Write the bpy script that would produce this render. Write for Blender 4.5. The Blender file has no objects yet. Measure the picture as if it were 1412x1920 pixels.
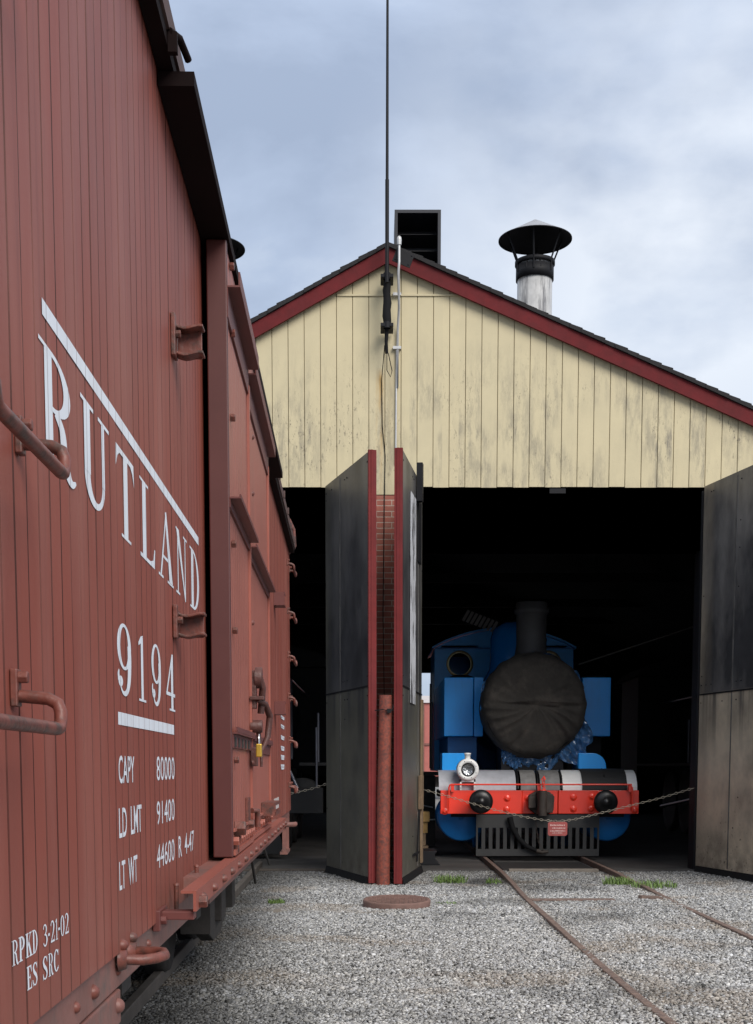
import bpy, math, random
import numpy as np
from mathutils import Vector, Matrix
random.seed(7); rng = np.random.default_rng(7)
R = math.radians
sc = bpy.context.scene
COL = sc.collection

# ------------------------------------------------------------------ camera
FPX = 2450.0; TH = R(5.6); PPY = 1678.0; EYE = 1.48
cam = bpy.data.cameras.new("camera"); camo = bpy.data.objects.new("camera", cam); COL.objects.link(camo)
camo.location = (0, 0, EYE); camo.rotation_euler = (R(90) - TH, 0, 0)
cam.sensor_width = 36; cam.lens = FPX / 1920 * 36; cam.shift_y = (PPY - 960) / 1920
cam.clip_start = 0.05; cam.clip_end = 2000
sc.camera = camo
# ------------------------------------------------------------------ light
sc.view_settings.view_transform = 'Standard'; sc.view_settings.look = 'None'
sc.view_settings.exposure = 0.42; sc.view_settings.gamma = 1
SUN_DIR = Vector((0.58, -1.0, .84)).normalized()
sl = bpy.data.lights.new("sun", 'SUN'); sl.energy = 2.2; sl.angle = R(34); sl.color = (1, .97, .93)
so = bpy.data.objects.new("sun", sl); COL.objects.link(so)
sl.color = (1, .95, .88)
so.rotation_euler = SUN_DIR.to_track_quat('Z', 'Y').to_euler()
w = bpy.data.worlds.new("World"); sc.world = w; w.use_nodes = True
nt = w.node_tree; nt.nodes.clear()
def N(t, **k):
    n = nt.nodes.new(t)
    for a, v in k.items(): setattr(n, a, v)
    return n
out = N('ShaderNodeOutputWorld'); bg = N('ShaderNodeBackground'); bg.inputs[1].default_value = 1.0
sky = N('ShaderNodeTexSky', sky_type='NISHITA'); sky.sun_disc = False
sky.sun_elevation = math.asin(SUN_DIR.z); sky.sun_rotation = math.atan2(SUN_DIR.x, SUN_DIR.y)
sky.dust_density = 2
tc = N('ShaderNodeTexCoord'); mp = N('ShaderNodeMapping'); mp.inputs['Scale'].default_value = (1, 1, 1.9)
mp.inputs['Location'].default_value = (.35, 0.2, .1)
n1 = N('ShaderNodeTexNoise'); n1.inputs['Scale'].default_value = 3.2; n1.inputs['Detail'].default_value = 9; n1.inputs['Roughness'].default_value = .56; n1.inputs['Distortion'].default_value = .35
cr = N('ShaderNodeValToRGB'); e = cr.color_ramp.elements
e[0].position = .36; e[0].color = (.30, .36, .475, 1); e[1].position = .64; e[1].color = (.56, .625, .72, 1)
m = cr.color_ramp.elements.new(.5); m.color = (.385, .455, .585, 1)
sky_s = N('ShaderNodeVectorMath', operation='SCALE'); sky_s.inputs['Scale'].default_value = 0.10
mix = N('ShaderNodeMixRGB'); mix.inputs[0].default_value = 0.86
sep = N('ShaderNodeSeparateXYZ'); mr = N('ShaderNodeMapRange'); mr.inputs['From Min'].default_value = .35; mr.inputs['From Max'].default_value = 1.0
mr.inputs['To Min'].default_value = 1.0; mr.inputs['To Max'].default_value = 1.55
gain = N('ShaderNodeVectorMath', operation='SCALE')
L = nt.links.new
L(tc.outputs['Generated'], mp.inputs[0]); L(mp.outputs[0], n1.inputs['Vector']); L(n1.outputs[0], cr.inputs[0])
L(sky.outputs[0], sky_s.inputs[0]); L(sky_s.outputs[0], mix.inputs[1]); L(cr.outputs[0], mix.inputs[2])
L(tc.outputs['Generated'], sep.inputs[0]); L(sep.outputs['Z'], mr.inputs['Value'])
zm = N('ShaderNodeMapRange'); zm.inputs['From Min'].default_value = .50; zm.inputs['From Max'].default_value = .72
zc_ = N('ShaderNodeMixRGB'); zc_.inputs[2].default_value = (.56, .57, .585, 1)
vd = N('ShaderNodeVectorMath', operation='DISTANCE'); vd.inputs[1].default_value = (.215, .915, .335); L(tc.outputs['Generated'], vd.inputs[0])
pm = N('ShaderNodeMapRange'); pm.inputs['From Min'].default_value = .26; pm.inputs['From Max'].default_value = .05; L(vd.outputs['Value'], pm.inputs['Value'])
n2_ = N('ShaderNodeTexNoise'); n2_.inputs['Scale'].default_value = 5.5; n2_.inputs['Detail'].default_value = 8; L(mp.outputs[0], n2_.inputs['Vector'])
nm_ = N('ShaderNodeMapRange'); nm_.inputs['From Min'].default_value = .34; nm_.inputs['From Max'].default_value = .60; L(n2_.outputs[0], nm_.inputs['Value'])
pf = N('ShaderNodeMath', operation='MULTIPLY'); L(pm.outputs[0], pf.inputs[0]); L(nm_.outputs[0], pf.inputs[1])
pc_ = N('ShaderNodeMixRGB'); pc_.inputs[2].default_value = (.72, .76, .82, 1); L(pf.outputs[0], pc_.inputs[0]); L(cr.outputs[0], pc_.inputs[1]); L(pc_.outputs[0], mix.inputs[2])
L(sep.outputs['Z'], zm.inputs['Value']); L(zm.outputs[0], zc_.inputs[0]); L(mix.outputs[0], zc_.inputs[1])
L(zc_.outputs[0], gain.inputs[0]); L(mr.outputs[0], gain.inputs['Scale']); L(gain.outputs[0], bg.inputs[0]); L(bg.outputs[0], out.inputs[0])

# ------------------------------------------------------------------ measuring helpers: a sight line met with a known plane
def ray(x, y):
    a = (x - 706) / FPX; b = (PPY - y) / FPX
    return (a, math.cos(TH) + b * math.sin(TH), -math.sin(TH) + b * math.cos(TH))
def at(x, y, Y):
    d = ray(x, y); t = Y / d[1]; return Vector((t * d[0], Y, EYE + t * d[2]))
def ground(x, y, z=0.0):
    d = ray(x, y); t = (z - EYE) / d[2]; return Vector((t * d[0], t * d[1], z))
# box car frame: local x outward, y along the car, z up
CS = 0.0219; CO = 0.506; CMID = 6.575; CHW = 1.52
CA = math.atan(CS); cdir = Vector((-math.sin(CA), math.cos(CA), 0)); cout = Vector((math.cos(CA), math.sin(CA), 0))
CORG = Vector((-CO, 0, 0)) + cdir * CMID - cout * CHW
def car(x, y, wd=0.0):
    """sight line met with the plane wd outside the car side -> (local y, z)"""
    d = Vector(ray(x, y)); p0 = CORG + cout * (CHW + wd); o = Vector((0, 0, EYE))
    t = (p0 - o).dot(cout) / d.dot(cout); p = o + d * t
    return (p - CORG).dot(cdir), p.z

# ------------------------------------------------------------------ mesh builder
class MB:
    def __init__(s): s.v = []; s.f = []; s.sm = []
    def add(s, vs, fs, sm=False):
        o = len(s.v); s.v += [tuple(p) for p in vs]
        for q in fs: s.f.append([i + o for i in q]); s.sm.append(sm)
        return s
    def box(s, x0, x1, y0, y1, z0, z1, M=None):
        vs = [Vector(p) for p in ((x0,y0,z0),(x1,y0,z0),(x1,y1,z0),(x0,y1,z0),(x0,y0,z1),(x1,y0,z1),(x1,y1,z1),(x0,y1,z1))]
        if M: vs = [M @ p for p in vs]
        return s.add(vs, [(0,3,2,1),(4,5,6,7),(0,1,5,4),(1,2,6,5),(2,3,7,6),(3,0,4,7)])
    def prism(s, prof, a, b, axis='y'):
        """profile of 2D points extruded along an axis from a to b (ccw)"""
        n = len(prof)
        def P(p, t):
            return {'y': (p[0], t, p[1]), 'x': (t, p[0], p[1]), 'z': (p[0], p[1], t)}[axis]
        vs = [P(p, a) for p in prof] + [P(p, b) for p in prof]
        fs = [tuple(range(n))[::-1], tuple(range(n, 2 * n))] + [(i, (i + 1) % n, (i + 1) % n + n, i + n) for i in range(n)]
        return s.add(vs, fs)
    def tube(s, pts, r, n=10, caps=True):
        pts = [Vector(p) for p in pts]; rs = r if isinstance(r, (list, tuple)) else [r] * len(pts)
        vs = []; fs = []; up = None
        for i, p in enumerate(pts):
            d = (pts[min(i + 1, len(pts) - 1)] - pts[max(i - 1, 0)]).normalized()
            if up is None: up = d.orthogonal().normalized()
            else: up = (up - d * up.dot(d)).normalized()
            sd = d.cross(up)
            for k in range(n):
                a = 2 * math.pi * k / n; vs.append(p + (up * math.cos(a) + sd * math.sin(a)) * rs[i])
        for i in range(len(pts) - 1):
            for k in range(n): fs.append((i*n+k, i*n+(k+1)%n, (i+1)*n+(k+1)%n, (i+1)*n+k))
        s.add(vs, fs, True)
        if caps:
            s.add(vs[:n], [tuple(range(n))[::-1]]); s.add(vs[-n:], [tuple(range(n))])
        return s
    def lathe(s, prof, c, axis='z', n=32, sm=True, a0=0, a1=2*math.pi):
        """prof: list of (radius, height) along the axis through c"""
        vs = []; fs = []; full = abs(a1 - a0 - 2*math.pi) < 1e-6; nn = n if full else n + 1
        for (r, h) in prof:
            for k in range(nn):
                a = a0 + (a1 - a0) * k / n; u = r*math.cos(a); v = r*math.sin(a)
                p = {'z': (u, v, h), 'y': (u, h, v), 'x': (h, u, v)}[axis]
                vs.append((c[0]+p[0], c[1]+p[1], c[2]+p[2]))
        for i in range(len(prof)-1):
            for k in range(n):
                k2 = (k+1) % nn
                q = (i*nn+k, i*nn+k2, (i+1)*nn+k2, (i+1)*nn+k)
                fs.append(q if axis != 'y' else q[::-1])
        return s.add(vs, fs, sm)
    def hexbolt(s, c, axis, r=.02, h=.02):
        return s.lathe([(0, h), (r*.9, h), (r, h*.85), (r, 0)], c, axis, 6, False)
    def dome(s, c, axis, r, h, n=12):
        pr = [(r*math.cos(t*math.pi/2/4), h*math.sin(t*math.pi/2/4)) for t in range(5)]
        return s.lathe(pr, c, axis, n)
    def build(s, name, mat, parent=None, bev=0, org=None):
        me = bpy.data.meshes.new(name)
        o0 = Vector(org) if org is not None else Vector((0, 0, 0))
        if parent is not None and org is None and parent.get('worldspace'): o0 = Vector(parent['worldspace'])
        me.from_pydata([tuple(Vector(p) - o0) for p in s.v], [], s.f)
        me.polygons.foreach_set('use_smooth', s.sm); me.materials.append(mat); me.update()
        o = bpy.data.objects.new(name, me); COL.objects.link(o)
        if parent is not None: o.parent = parent
        elif org is not None: o.location = org
        if bev:
            b = o.modifiers.new('bevel', 'BEVEL'); b.width = bev; b.segments = 2; b.limit_method = 'ANGLE'; b.angle_limit = R(40)
        return o
def build_each(mb, name, m, parent=None, bev=0):
    """one object for every connected piece"""
    par = list(range(len(mb.v)))
    def find(i):
        while par[i] != i: par[i] = par[par[i]]; i = par[i]
        return i
    for q in mb.f:
        for i in q[1:]: par[find(i)] = find(q[0])
    groups = {}
    for q, sm in zip(mb.f, mb.sm): groups.setdefault(find(q[0]), []).append((q, sm))
    res = []
    for g_ in groups.values():
        ids = sorted({i for q, _ in g_ for i in q}); mp_ = {i: k for k, i in enumerate(ids)}
        n = MB(); n.v = [mb.v[i] for i in ids]; n.f = [[mp_[i] for i in q] for q, _ in g_]; n.sm = [x for _, x in g_]
        res.append(n.build(name, m, parent, bev))
    return res
def tag(o, label=None, cat=None, group=None, kind=None):
    if label: o['label'] = label
    if cat: o['category'] = cat
    if group: o['group'] = group
    if kind: o['kind'] = kind
    return o
def thing(name, loc, label, cat, group=None, rz=0, world=True):
    o = bpy.data.objects.new(name, None); COL.objects.link(o); o.location = loc; o.rotation_euler = (0, 0, rz)
    o.empty_display_size = .2
    if world: o['worldspace'] = tuple(loc)
    return tag(o, label, cat, group)
def sub(o, parent):
    """hang a mesh built in its parent's part space"""
    o.parent = parent; return o

# ------------------------------------------------------------------ materials
def mat(name, col, rough=.6, metal=0.0, var=.12, vscale=4.0, bump=.0, bscale=60.0, streak=0.0, streak_col=None, spec=.5, stretch=(1,1,.15), coat=0.0, two=None, two_lo=.5, two_hi=.6, two_scale=6.0, two_stretch=(1,1,1)):
    m = bpy.data.materials.new(name); m.use_nodes = True; t = m.node_tree; ns = t.nodes; lk = t.links.new
    b = ns['Principled BSDF']; b.inputs['Roughness'].default_value = rough; b.inputs['Metallic'].default_value = metal
    b.inputs['Specular IOR Level'].default_value = spec; b.inputs['Coat Weight'].default_value = coat; b.inputs['Coat Roughness'].default_value = .12
    tcn = ns.new('ShaderNodeTexCoord')
    nz = ns.new('ShaderNodeTexNoise'); nz.inputs['Scale'].default_value = vscale; nz.inputs['Detail'].default_value = 8; nz.inputs['Roughness'].default_value = .65
    lk(tcn.outputs['Object'], nz.inputs['Vector'])
    r = ns.new('ShaderNodeValToRGB'); c = Vector(col)
    r.color_ramp.elements[0].position = .3; r.color_ramp.elements[1].position = .7
    r.color_ramp.elements[0].color = (*(c*(1-var)), 1); r.color_ramp.elements[1].color = (*(c*(1+var)), 1)
    lk(nz.outputs[0], r.inputs[0]); cur = r.outputs[0]
    def layer(colr, lo, hi, scale, st, amount):
        nonlocal cur
        mp = ns.new('ShaderNodeMapping'); mp.inputs['Scale'].default_value = st
        n2 = ns.new('ShaderNodeTexNoise'); n2.inputs['Scale'].default_value = scale; n2.inputs['Detail'].default_value = 9; n2.inputs['Roughness'].default_value = .7
        lk(tcn.outputs['Object'], mp.inputs[0]); lk(mp.outputs[0], n2.inputs['Vector'])
        q = ns.new('ShaderNodeMapRange'); q.inputs['From Min'].default_value = lo; q.inputs['From Max'].default_value = hi; q.inputs['To Max'].default_value = amount
        lk(n2.outputs[0], q.inputs['Value'])
        mx = ns.new('ShaderNodeMixRGB'); lk(q.outputs[0], mx.inputs[0]); lk(cur, mx.inputs[1]); mx.inputs[2].default_value = (*colr, 1); cur = mx.outputs[0]
    if two: layer(two, two_lo, two_hi, two_scale, two_stretch, 1)
    if streak: layer(streak_col or tuple(c*.4), .5, .72, 7, stretch, streak)
    lk(cur, b.inputs['Base Color'])
    rv = ns.new('ShaderNodeMapRange'); rv.inputs['To Min'].default_value = max(0, rough-.08); rv.inputs['To Max'].default_value = min(1, rough+.1); lk(nz.outputs[0], rv.inputs['Value']); lk(rv.outputs[0], b.inputs['Roughness'])
    if bump:
        nb = ns.new('ShaderNodeTexNoise'); nb.inputs['Scale'].default_value = bscale; nb.inputs['Detail'].default_value = 6
        lk(tcn.outputs['Object'], nb.inputs['Vector'])
        bp = ns.new('ShaderNodeBump'); bp.inputs['Strength'].default_value = bump; bp.inputs['Distance'].default_value = .01
        lk(nb.outputs[0], bp.inputs['Height']); lk(bp.outputs[0], b.inputs['Normal'])
    return m
def node(m, t, **k):
    n = m.node_tree.nodes.new(t)
    for a, v in k.items(): setattr(n, a, v)
    return n
def base_of(m):
    b = m.node_tree.nodes['Principled BSDF'].inputs['Base Color']; return b, b.links[0].from_socket
def mixin(m, fac, col):
    """mix a colour over the base colour by a factor socket"""
    b, cur = base_of(m); mx = node(m, 'ShaderNodeMixRGB'); lk = m.node_tree.links.new
    lk(fac, mx.inputs[0]); lk(cur, mx.inputs[1]); mx.inputs[2].default_value = (*col, 1); lk(mx.outputs[0], b)
def mth(m, op, a, b=None, clamp=False):
    n = node(m, 'ShaderNodeMath', operation=op); n.use_clamp = clamp
    for i, v in enumerate((a, b)):
        if v is None: continue
        if isinstance(v, (int, float)): n.inputs[i].default_value = v
        else: m.node_tree.links.new(v, n.inputs[i])
    return n.outputs[0]
def rng_(m, v, a, b, c=0., d=1.):
    n = node(m, 'ShaderNodeMapRange'); n.inputs['From Min'].default_value = a; n.inputs['From Max'].default_value = b
    n.inputs['To Min'].default_value = c; n.inputs['To Max'].default_value = d; m.node_tree.links.new(v, n.inputs['Value']); return n.outputs[0]
def xyz(m):
    t = node(m, 'ShaderNodeTexCoord'); s = node(m, 'ShaderNodeSeparateXYZ'); m.node_tree.links.new(t.outputs['Object'], s.inputs[0]); return t, s
def noise(m, scale, st=(1,1,1), detail=8, rough=.65):
    t = node(m, 'ShaderNodeTexCoord'); mp = node(m, 'ShaderNodeMapping'); mp.inputs['Scale'].default_value = st
    n = node(m, 'ShaderNodeTexNoise'); n.inputs['Scale'].default_value = scale; n.inputs['Detail'].default_value = detail; n.inputs['Roughness'].default_value = rough
    m.node_tree.links.new(t.outputs['Object'], mp.inputs[0]); m.node_tree.links.new(mp.outputs[0], n.inputs['Vector']); return n.outputs[0]

CARRED = mat('boxcar_red', (.275, .082, .060), .5, spec=.3, var=.07, vscale=1.5, streak=.25, streak_col=(.20, .075, .06), bump=.05, bscale=90, stretch=(1, 1, .05))
DOORRED = mat('boxcar_door_red', (.32, .098, .070), .45, var=.09, vscale=2.5, streak=.45, streak_col=(.22, .07, .05), bump=.05, bscale=90, stretch=(1, 1, .06))
IRONRED = mat('painted_iron', (.165, .050, .036), .45, var=.25, vscale=14, bump=.25, bscale=45, two=(.065, .034, .027), two_lo=.46, two_hi=.62, two_scale=22)
LATCH = mat('dark_latch_iron', (.085, .032, .026), .5, var=.35, vscale=20, bump=.3)
SILLRED = mat('sill_red', (.20, .085, .07), .5, var=.25, vscale=5, bump=.2, bscale=40, two=(.12, .08, .07), two_lo=.5, two_hi=.65, two_scale=4)
HOODB = mat('hood_eave_shade_black', (.010, .005, .005), .8, spec=.1, var=.3)  # near-black puts the shade under the eave into the colour
DARKRED = mat('dark_red_trim', (.13, .035, .03), .5, var=.15, vscale=5)
SOOT = mat('sooty_underframe', (.03, .026, .024), .8, var=.4, vscale=8, bump=.3, bscale=30)
ROOFCAR = mat('boxcar_roof_paint', (.09, .05, .045), .7, var=.2)
INK = mat('white_lettering', (.74, .78, .84), .5, var=.05, vscale=8)
CREAM = mat('cream_boards', (.555, .48, .305), .65, var=.06, vscale=2.5, bump=.1, bscale=50)
MAROON = mat('maroon_fascia', (.115, .013, .015), .7, spec=.2, var=.22, vscale=5, bump=.15, bscale=30, streak=.3, streak_col=(.10, .025, .03), stretch=(.4, 1, .4))
SHINGLE = mat('asphalt_shingle', (.018, .017, .018), .9, var=.3, vscale=9, bump=.6, bscale=60)
BLACKM = mat('black_metal', (.008, .008, .010), .6, spec=.25, var=.3, vscale=6, bump=.1)
BLACKP = mat('black_paint', (.010, .010, .011), .35, var=.2, vscale=6)
CAPGREY = mat('cap_top_grey', (.26, .27, .30), .5, var=.2, vscale=9)
GALV = mat('weathered_galvanised', (.50, .50, .50), .5, metal=.3, var=.15, vscale=5, two=(.17, .17, .18), two_lo=.48, two_hi=.62, two_scale=9, two_stretch=(1, 1, .12), bump=.1)
CONDUIT = mat('conduit_grey', (.50, .50, .50), .4, metal=.3, var=.15)
WOODDARK = mat('dark_timber', (.055, .045, .038), .85, var=.35, vscale=8, bump=.5, bscale=30)
RUST = mat('rusty_rail_steel', (.17, .115, .092), .75, var=.3, vscale=12, bump=.5, bscale=60, two=(.11, .075, .065), two_lo=.45, two_hi=.6, two_scale=20)
RUSTPIPE = mat('rusty_painted_pipe', (.24, .052, .030), .7, var=.3, vscale=8, bump=.5, bscale=35, two=(.10, .035, .028), two_lo=.42, two_hi=.62, two_scale=28)
LIDRUST = mat('rusty_manhole', (.15, .085, .07), .75, var=.25, vscale=9, bump=.3, bscale=60)
FLOORM = mat('dark_engine_house_floor', (.05, .047, .045), .85, var=.5, vscale=1.3, bump=.4, bscale=20)
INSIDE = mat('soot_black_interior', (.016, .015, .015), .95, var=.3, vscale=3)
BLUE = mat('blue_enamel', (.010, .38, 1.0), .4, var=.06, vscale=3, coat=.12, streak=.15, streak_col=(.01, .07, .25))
BLUED = mat('blue_enamel_dark', (.008, .15, .44), .5, var=.12, vscale=3, coat=.05)  # darker, duller blue for boiler, cylinders and wheels
RED = mat('red_enamel', (.90, .045, .018), .35, var=.06, vscale=5, coat=.4)
GREYW = mat('grey_white_deck', (.42, .43, .47), .45, var=.12, vscale=6, streak=.3, streak_col=(.2, .19, .19))
WHITEM = mat('white_enamel', (.84, .84, .83), .35, var=.05)
BRASS = mat('dull_brass', (.42, .35, .19), .4, metal=.6, var=.2)
CANVAS = mat('black_canvas', (.036, .032, .028), .9, var=.35, vscale=5, bump=1.0, bscale=16, two=(.075, .064, .054), two_lo=.5, two_hi=.75, two_scale=4)
BLACKCLOTH = mat('black_sheet', (.02, .02, .021), .7, var=.2, bump=.3, bscale=30)
PLASTIC = mat('blue_plastic_sheet', (.05, .14, .30), .22, var=.4, vscale=9, coat=.6, spec=.8, bump=.9, bscale=22)
COUPLER = mat('cast_coupler', (.045, .034, .028), .7, var=.4, vscale=10, bump=.5, bscale=40)
GLASSY = mat('lamp_reflector', (.35, .36, .37), .15, metal=.9, var=.6, vscale=25, bump=.8, bscale=40)
RUBBER = mat('rubber', (.008, .008, .009), .8, spec=.2, var=.25, bump=.3)
BRASSY = mat('padlock_brass', (.60, .38, .06), .35, metal=.7, var=.1)
CHROME = mat('shackle_steel', (.6, .6, .6), .25, metal=1)
CHAINM = mat('chain_steel', (.30, .27, .22), .5, metal=.4, var=.3, vscale=20)
OLDWOOD = mat('weathered_wood', (.20, .135, .08), .85, var=.35, vscale=5, bump=.5, bscale=30, streak=.6, streak_col=(.06, .04, .03), stretch=(1, 1, .15))
YELWOOD = mat('yellow_timber', (.50, .30, .10), .7, var=.2, vscale=9, bump=.3)
PLAQUE = mat('red_plaque', (.30, .06, .055), .5, var=.15)
PLAQUEL = mat('plaque_lettering', (.55, .35, .33), .5)
GRASSM = mat('grass_green', (.12, .19, .045), .6, var=.3, vscale=30)
BGRED = mat('distant_boxcar_red', (.42, .13, .11), .6, var=.1)
BGWOOD = mat('distant_timber', (.25, .2, .16), .8)
PLANKRED = mat('boxcar_board_red', (.270, .074, .052), .5, spec=.18, var=.07, vscale=1.5, streak=.25, streak_col=(.21, .07, .055), bump=.05, bscale=90, stretch=(1, 1, .05))
def board_joints(m):
    t, s = xyz(m); f = mth(m, 'FRACT', mth(m, 'ADD', mth(m, 'DIVIDE', s.outputs['Y'], PITCH), 100.0))
    nj = mth(m, 'MULTIPLY', mth(m, 'SUBTRACT', noise(m, 3, (1, 4, .5), 4), .5), .014)
    d = mth(m, 'ADD', mth(m, 'ABSOLUTE', mth(m, 'SUBTRACT', f, .5)), nj); mixin(m, rng_(m, d, .432, .456, 0, 1), (.045, .013, .010))
    bid = mth(m, 'FLOOR', mth(m, 'DIVIDE', s.outputs['Y'], PITCH)); wn = node(m, 'ShaderNodeTexWhiteNoise', noise_dimensions='1D'); m.node_tree.links.new(bid, wn.inputs['W'])
    mixin(m, rng_(m, wn.outputs[0], 0, 1, 0, .40), (.20, .062, .048)); mixin(m, mth(m, 'MULTIPLY', rng_(m, noise(m, 2.2, (1, 1.5, .25), 8), .50, .72), .45), (.36, .15, .12)); mixin(m, mth(m, 'MULTIPLY', rng_(m, noise(m, 14, (1, 2, .06), 6), .56, .70), .35), (.13, .045, .035))
    mixin(m, mth(m, 'MULTIPLY', rng_(m, s.outputs['Z'], 1.35, 1.07, 0, 1), rng_(m, noise(m, 3, (1, 1, .2)), .4, .65, 0, .5)), (.20, .09, .07))
PITCH = .0826
board_joints(PLANKRED)
# dark smudges and rust runs on the cream boards
def cream_stains(m):
    tcn, s = xyz(m); X, Z = s.outputs['X'], s.outputs['Z']
    bid = mth(m, 'FLOOR', mth(m, 'DIVIDE', X, .225)); wn = node(m, 'ShaderNodeTexWhiteNoise', noise_dimensions='1D'); m.node_tree.links.new(bid, wn.inputs['W'])
    tint = rng_(m, wn.outputs[0], 0, 1, 0, .20); mixin(m, tint, (.45, .40, .27))
    a = noise(m, 5, (1.6, 1, .35), 10, .75); bn = noise(m, 1.1, (1, 1, .7), 2)
    lo = mth(m, 'MULTIPLY', rng_(m, Z, 6.0, 7.3, 1., .0), rng_(m, Z, 5.3, 5.8, .55, 1.))
    k = mth(m, 'MULTIPLY', mth(m, 'MULTIPLY', rng_(m, a, .44, .60), rng_(m, bn, .36, .50)), lo)
    k2 = mth(m, 'MULTIPLY', k, rng_(m, wn.outputs[0], .1, .9, .15, .95)); mixin(m, mth(m, 'MULTIPLY', k2, 1.1, True), (.20, .18, .14))
    a2 = noise(m, 22, (1.5, 1, .5), 6, .8); mixin(m, mth(m, 'MULTIPLY', mth(m, 'MULTIPLY', rng_(m, a2, .57, .62), rng_(m, bn, .45, .55)), lo, True), (.14, .12, .09))
    # rust run under the aerial
    dx = mth(m, 'ABSOLUTE', mth(m, 'SUBTRACT', X, .055)); g = mth(m, 'MULTIPLY', rng_(m, dx, .015, .075, 1, 0), mth(m, 'MULTIPLY', rng_(m, Z, 5.3, 6.4, .25, 1), rng_(m, Z, 6.9, 6.75, 0, 1)))
    g = mth(m, 'MULTIPLY', g, rng_(m, noise(m, 6, (2, 1, .2)), .35, .6)); mixin(m, mth(m, 'MULTIPLY', g, .8, True), (.45, .25, .05))
    d2 = mth(m, 'ABSOLUTE', mth(m, 'SUBTRACT', X, .20)); g2 = mth(m, 'MULTIPLY', rng_(m, d2, .02, .10, .5, 0), rng_(m, Z, 7.2, 6.9, 0, 1)); mixin(m, mth(m, 'MULTIPLY', g2, rng_(m, noise(m, 4, (2, 1, .2)), .35, .65)), (.30, .24, .13))
cream_stains(CREAM)
# steel sheets of the big doors: soot above, worn and streaked below
def door_steel(name, light, light_amt, hi_col=(.15, .145, .145), dark=(.055, .055, .06)):
    m = mat(name, dark, .42, metal=.35, var=.35, vscale=2.2, bump=.1, bscale=25, spec=.5)
    tcn, s = xyz(m); Z = s.outputs['Z']
    lowsheet = rng_(m, Z, 2.46, 2.50, 1, 0)
    pat = rng_(m, noise(m, .9, (1, 1, .8), 5), .36, .58, .45, 1); drip = mth(m, 'MULTIPLY', rng_(m, noise(m, 4.5, (1.6, 1.6, .05), 3, .5), .50, .62), rng_(m, Z, 1.6, 2.46, 0, .75))
    base_ = mth(m, 'MULTIPLY', mth(m, 'MULTIPLY', lowsheet, pat), mth(m, 'SUBTRACT', 1, drip))
    mixin(m, mth(m, 'MULTIPLY', base_, light_amt, True), light)
    hi = mth(m, 'MULTIPLY', rng_(m, noise(m, 1.1, (1, 1, .5), 6, .6), .44, .66), mth(m, 'SUBTRACT', 1, lowsheet)); mixin(m, mth(m, 'MULTIPLY', hi, .85), hi_col)
    X_ = s.outputs['X']; edge_ = mth(m, 'MULTIPLY', rng_(m, X_, .02, .38, 1, 0), rng_(m, noise(m, 1.6, (1, 1, .4), 4), .4, .6, .2, .8)); mixin(m, edge_, tuple(c*.75 for c in light))
    grime = rng_(m, Z, .1, .7, .6, 0); mixin(m, mth(m, 'MULTIPLY', grime, rng_(m, noise(m, 5), .35, .6)), (.07, .055, .045))
    spots = rng_(m, noise(m, 16, (1, 1, 1), 4, .8), .62, .66); lowz = rng_(m, Z, .2, 1.3, 1, 0); mixin(m, mth(m, 'MULTIPLY', spots, lowz), (.035, .03, .026))
    return m
STEELR = door_steel('worn_sheet_steel', (.66, .56, .43), 1.0, (.26, .25, .245))
STEELL = door_steel('sooty_sheet_steel', (.19, .18, .14), .75)
EDGERED = mat('door_edge_red', (.15, .022, .022), .7, spec=.2, var=.2, vscale=4, bump=.2, streak=.4, streak_col=(.14, .04, .05), stretch=(1, 1, .1))
WHITEWORN = mat('white_worn_sheet', (.55, .56, .60), .5, var=.15, vscale=3, two=(.08, .08, .085), two_lo=.5, two_hi=.58, two_scale=5, two_stretch=(1, 1, .3))
# brick
BRICK = bpy.data.materials.new('sooty_brick'); BRICK.use_nodes = True
def brick(m):
    b = m.node_tree.nodes['Principled BSDF']; b.inputs['Roughness'].default_value = .85; lk = m.node_tree.links.new
    t, s = xyz(m); c = node(m, 'ShaderNodeCombineXYZ'); lk(s.outputs['X'], c.inputs[0]); lk(s.outputs['Z'], c.inputs[1])
    br = node(m, 'ShaderNodeTexBrick'); lk(c.outputs[0], br.inputs['Vector']); br.inputs['Scale'].default_value = 1
    br.inputs['Brick Width'].default_value = .21; br.inputs['Row Height'].default_value = .0755; br.inputs['Mortar Size'].default_value = .006
    br.inputs['Color1'].default_value = (.42, .13, .09, 1); br.inputs['Color2'].default_value = (.26, .085, .06, 1); br.inputs['Mortar'].default_value = (.48, .36, .30, 1)
    lk(br.outputs['Color'], b.inputs['Base Color'])
    mixin(m, rng_(m, noise(m, 7), .52, .7, 0, .45), (.30, .19, .15)); mixin(m, rng_(m, noise(m, 2, (1, 1, .6)), .45, .6, 0, .35), (.10, .04, .035))
    bp = node(m, 'ShaderNodeBump'); bp.inputs['Strength'].default_value = .8; bp.inputs['Distance'].default_value = .006; bp.invert = True
    lk(br.outputs['Fac'], bp.inputs['Height']); lk(bp.outputs[0], b.inputs['Normal'])
brick(BRICK)
# lettering shows the board joints through the paint
PITCH = .0826
def ink_grooves(m):
    t, s = xyz(m); f = mth(m, 'FRACT', mth(m, 'ADD', mth(m, 'DIVIDE', s.outputs['Y'], PITCH), 100.0))
    d = mth(m, 'ABSOLUTE', mth(m, 'SUBTRACT', f, .5)); mixin(m, rng_(m, d, .455, .48, 0, .7), (.30, .26, .28)); mixin(m, rng_(m, noise(m, 9, (1, 1, .3), 8, .75), .52, .75, 0, .45), (.45, .36, .35))
ink_grooves(INK)
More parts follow.
